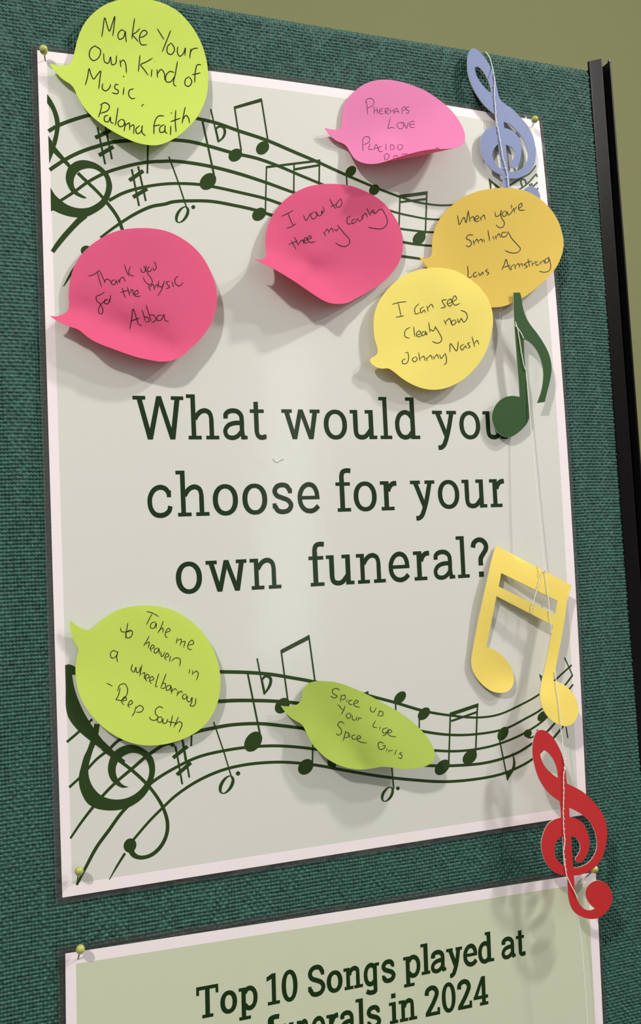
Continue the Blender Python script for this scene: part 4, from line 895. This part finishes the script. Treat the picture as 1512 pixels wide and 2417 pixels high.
red_o = [(480, 187), (520, 185), (565, 207), (620, 260), (670, 340), (710, 430), (735, 520), (750, 620), (762, 728), (830, 760), (920, 810), (1000, 880), (1080, 970), (1130, 1050), (1160, 1140), (1170, 1230), (1160, 1330), (1140, 1420), (1100, 1510), (1040, 1580), (960, 1630), (890, 1655), (833, 1661), (835, 1700), (840, 1780), (846, 1850), (870, 1910), (900, 1965), (945, 2003), (1000, 2012), (1046, 1996), (1010, 1965), (970, 1910), (950, 1850), (960, 1790), (1000, 1740), (1060, 1712), (1120, 1720), (1175, 1755), (1210, 1820), (1222, 1880), (1210, 1950), (1170, 2020), (1110, 2075), (1050, 2098), (990, 2100), (930, 2085), (860, 2050), (810, 1990), (785, 1920), (772, 1840), (768, 1740), (764, 1664), (700, 1652), (640, 1628), (590, 1585), (545, 1520), (515, 1440), (502, 1360), (510, 1280), (540, 1190), (580, 1130), (640, 1090), (703, 1072), (697, 980), (685, 905), (620, 860), (550, 790), (490, 700), (450, 600), (425, 500), (413, 420), (415, 340), (430, 260), (455, 205)]
hR = cutout('treble_clef_cutout', 'red card treble clef hanging across the gap between the two posters', 'music symbol', N_, red_o, (8, 22, 30, 52, 63, 65),
       [([(492, 425), (505, 400), (530, 392), (560, 405), (610, 460), (645, 530), (663, 600), (670, 673), (610, 630), (550, 570), (510, 500)], (7,)),
        ([(785, 972), (850, 1003), (920, 1045), (990, 1110), (1040, 1200), (1065, 1300), (1065, 1380), (1040, 1450), (1000, 1510), (940, 1555), (880, 1578), (828, 1583), (818, 1480), (803, 1258), (830, 1265), (870, 1295), (896, 1350), (893, 1410), (870, 1455), (847, 1490), (855, 1517), (885, 1530), (920, 1512), (955, 1465), (985, 1390), (990, 1310), (970, 1220), (930, 1140), (870, 1090), (800, 1068), (788, 1064)], (0, 11, 13, 30)),
        ([(720, 1260), (690, 1275), (655, 1320), (638, 1390), (645, 1460), (680, 1520), (736, 1562), (729, 1450)], (0, 6))],
       [((480, 187), 19), ((420, 450), 19), ((740, 700), 21), ((1170, 1230), 24), ((510, 1360), 22), ((800, 1650), 23), ((1200, 1880), 25), ((900, 2080), 24)], M_red)

# ------------------------------------------------------------------ thread
def tube(paths, rad, name, m, parent=None, n=6):
    V, F = [], []
    for P, r in paths:
        P = np.asarray(P, float)
        Tn = np.gradient(P, axis=0); Tn /= np.maximum(np.linalg.norm(Tn, axis=1, keepdims=True), 1e-9)
        ref = np.array([0.3, 0.1, 0.95])
        b0 = len(V)
        for p, t in zip(P, Tn):
            a = np.cross(t, ref); a /= np.linalg.norm(a); b = np.cross(t, a)
            for k in range(n):
                g = 2 * math.pi * k / n; V.append(p + r * (a * math.cos(g) + b * math.sin(g)))
        for i in range(len(P) - 1):
            for k in range(n):
                q = (k + 1) % n
                F.append((b0 + i*n + k, b0 + i*n + q, b0 + (i+1)*n + q, b0 + (i+1)*n + k))
        F.append(tuple(b0 + k for k in range(n))[::-1]); F.append(tuple(b0 + (len(P)-1)*n + k for k in range(n)))
    return link(name, wv(V), F, m, parent, smooth=True)
def path(px, h, wob=0.0, n=10):
    c = catmull(px, n); hh = np.interp(np.linspace(0, 1, len(c)), np.linspace(0, 1, len(px)), h)
    P = at_h(c, hh)
    if wob: P[1:-1] += rng.normal(0, wob, (len(P) - 2, 3))
    return P
segs = []
R0 = 0.26
segs.append((np.vstack([at_h(C_([(522, 169)]), -7.0), path(C_([(528, 174), (545, 200), (560, 245), (575, 310)]), [-1.0, 3, 5, 8])]), R0))
cl_ = C_([(575, 310), (581, 350), (578, 430), (585, 520), (590, 600), (605, 680), (620, 760), (635, 850), (660, 940), (668, 1030), (672, 1110)])
segs.append((path(cl_, hB(np.array(cl_)) + 0.55, 0.10), R0))
gz = G_([(543, 325), (560, 385), (572, 450), (585, 540), (596, 600), (610, 670), (622, 700)])
segs.append((path([cl_[-1]] + G_([(520, 60)]) + [gz[0]], [7.9, 8.2, hG(np.array(gz[:1]))[0] - 1.6], 0.0), R0))
segs.append((path(gz, hG(np.array(gz)) + 0.45, 0.08), R0))
g2 = G_([(532, 345), (560, 375), (590, 420), (607, 456)])
segs.append((path(g2, hG(np.array(g2)) + 0.45, 0.05), R0))
lng = G_([(622, 700), (632, 790), (641, 900), (650, 1000), (660, 1130), (680, 1350), (705, 1636)]) + I_([(830, 180), (845, 320)])
segs.append((path(lng, [13.4, 13.8, 13.6, 13.6, 13.8, 14.4, 15, 15.6, 16.0], 0.03), R0))
yz = I_([(848, 320), (862, 420), (880, 560), (895, 700), (906, 830), (909, 890)])
segs.append((path(yz, hY(np.array(yz)) + 0.5, 0.03), R0))
ys = I_([(840, 320), (818, 370), (800, 430), (785, 480), (760, 570), (740, 640), (732, 690), (728, 706)])
segs.append((path(ys, hY(np.array(ys)) + 0.5, 0.12), R0))
yb = I_([(909, 890), (925, 1060), (940, 1210)])
segs.append((path(yb, hY(np.array(yb)) - 1.6), R0))
yc = I_([(943, 1222), (960, 1400), (985, 1600), (1000, 1718)])
segs.append((path(yc, hY(np.array(yc)) + 0.5, 0.02), R0))
dn = I_([(1000, 1718)]) + N_([(705, 150), (715, 280), (725, 400), (742, 478)])
segs.append((path(dn, [20, 20.2, 20.4, 20.8, 21.4], 0.03), R0))
rz = N_([(742, 478), (738, 580), (728, 640), (730, 800), (725, 1000), (730, 1200), (740, 1330), (728, 1400), (738, 1530), (758, 1655), (790, 1730), (840, 1830), (865, 1885)])
segs.append((path(rz, hR(np.array(rz)) + 0.5, 0.08), R0))
rb = N_([(865, 1885), (868, 1960), (874, 2050)])
segs.append((path(rb, hR(np.array(rb)) - 1.6), R0))
tl = N_([(874, 2050), (882, 2148)]) + T(1000, 2050, 2.953, [(1095, 500), (1120, 800), (1140, 1084), (1160, 1500)])
segs.append((path(tl, [23.4, 23.2, 23, 22.6, 22.2, 22], 0.04), R0))
# sewn stitches on the red and blue clefs, knots
for q in range(22):
    t = q / 21; y = 520 + t * 1080; x = np.interp(y, [480, 640, 1000, 1330, 1400, 1655], [738, 728, 726, 740, 730, 757])
    a = np.array(N_([(x - 5, y - 8), (x + 2, y), (x + (12 if q % 2 else 7), y + 4)]))
    segs.append((at_h(a, hR(a) + 0.75), 0.2))
for q in range(12):
    t = q / 11; y = 330 + t * 640; x = np.interp(y, [310, 430, 600, 850, 1030], [577, 578, 590, 635, 668])
    a = np.array(C_([(x - 4, y - 5), (x + 1, y), (x + 6, y + 4)])); segs.append((at_h(a, hB(a) + 0.7), 0.2))
for cv, x, y, hh in ((I_, 846, 318, 16.6), (N_, 746, 482, 21.6), (N_, 740, 580, 22.2)):
    k = [(x + 5 * math.cos(t) , y + 7 * math.sin(t)) for t in np.linspace(0, 6.0, 9)]
    segs.append((at_h(cv(k), hh), 0.26))
th = tube(segs, 0, 'hanging_thread', M_thread)
tag(th, 'thin white cotton thread stitched through the hanging card symbols from the top of the board', 'thread')

# ------------------------------------------------------------------ pins
def ball_pin(label, head_px, ent_px, hsurf, hh=5.6, r=2.3):
    e = at_h([ent_px], [hsurf])[0]; c = at_h([head_px], [hsurf + hh])[0]
    ax = c - e; L = np.linalg.norm(ax); ax /= L
    root = thing('ball_headed_pin', label, 'pin', W(*(e / 1000)), 'pearl headed pins')
    t = np.cross(ax, [0, 0, 1.0]); t = t / np.linalg.norm(t) if np.linalg.norm(t) > 1e-6 else np.array([1., 0, 0]); b = np.cross(ax, t)
    V, F = [], []; nu, nv = 20, 14
    for j in range(nv + 1):
        p = math.pi * j / nv; z = math.cos(p); rr = math.sin(p) * (1 - 0.10 * (1 - z) * 0.8)
        zz = z * (1.08 if z > 0 else 1.25)
        for i in range(nu):
            g = 2 * math.pi * i / nu
            V.append(c + r * (ax * zz + (t * math.cos(g) + b * math.sin(g)) * rr))
    for j in range(nv):
        for i in range(nu):
            k = (i + 1) % nu; F.append((j*nu + i, (j+1)*nu + i, (j+1)*nu + k, j*nu + k))
    link('pin_head', wv(V), F, M_pearl, root, smooth=True)
    tube([([e - ax * 5, c - ax * r * 0.6], 0.32)], 0, 'pin_shaft', M_steel, root, 8)
hsp = lambda p: float(hp([p])[0])
ball_pin('pearly green pin in the top left corner of the upper poster', (103, 117.5), (107, 143), hsp((107, 143)))
ball_pin('pearly green pin in the top right corner of the upper poster, beside the blue clef', (1261, 282), (1256, 298), hsp((1256, 298)), 6.5)
ball_pin('pearly green pin in the bottom left corner of the upper poster', (186.3, 2056), (182, 2080), hsp((182, 2080)))
hl = lambda p: float(on_surface([p], h_low)[0][2])
ball_pin('pearly green pin in the top left corner of the sage lower poster', (189.5, 2241), (184, 2264), hl((184, 2264)))
ball_pin('pearly green pin behind the red clef at the lower poster top right corner', (1402, 2052), (1384, 2069), hl((1384, 2069)))

# a stray hair on the poster
hr = catmull(T(640, 920, 4.2, [(14, 682), (28, 705), (58, 720), (85, 706), (104, 694), (124, 692)]), 8)
p = on_surface(hr, h_big, 0.2)
tag(tube([(p, 0.075)], 0, 'stray_hair', M_hair, None, 5), 'short curved dark hair stuck to the poster below the first line of the heading', 'hair')
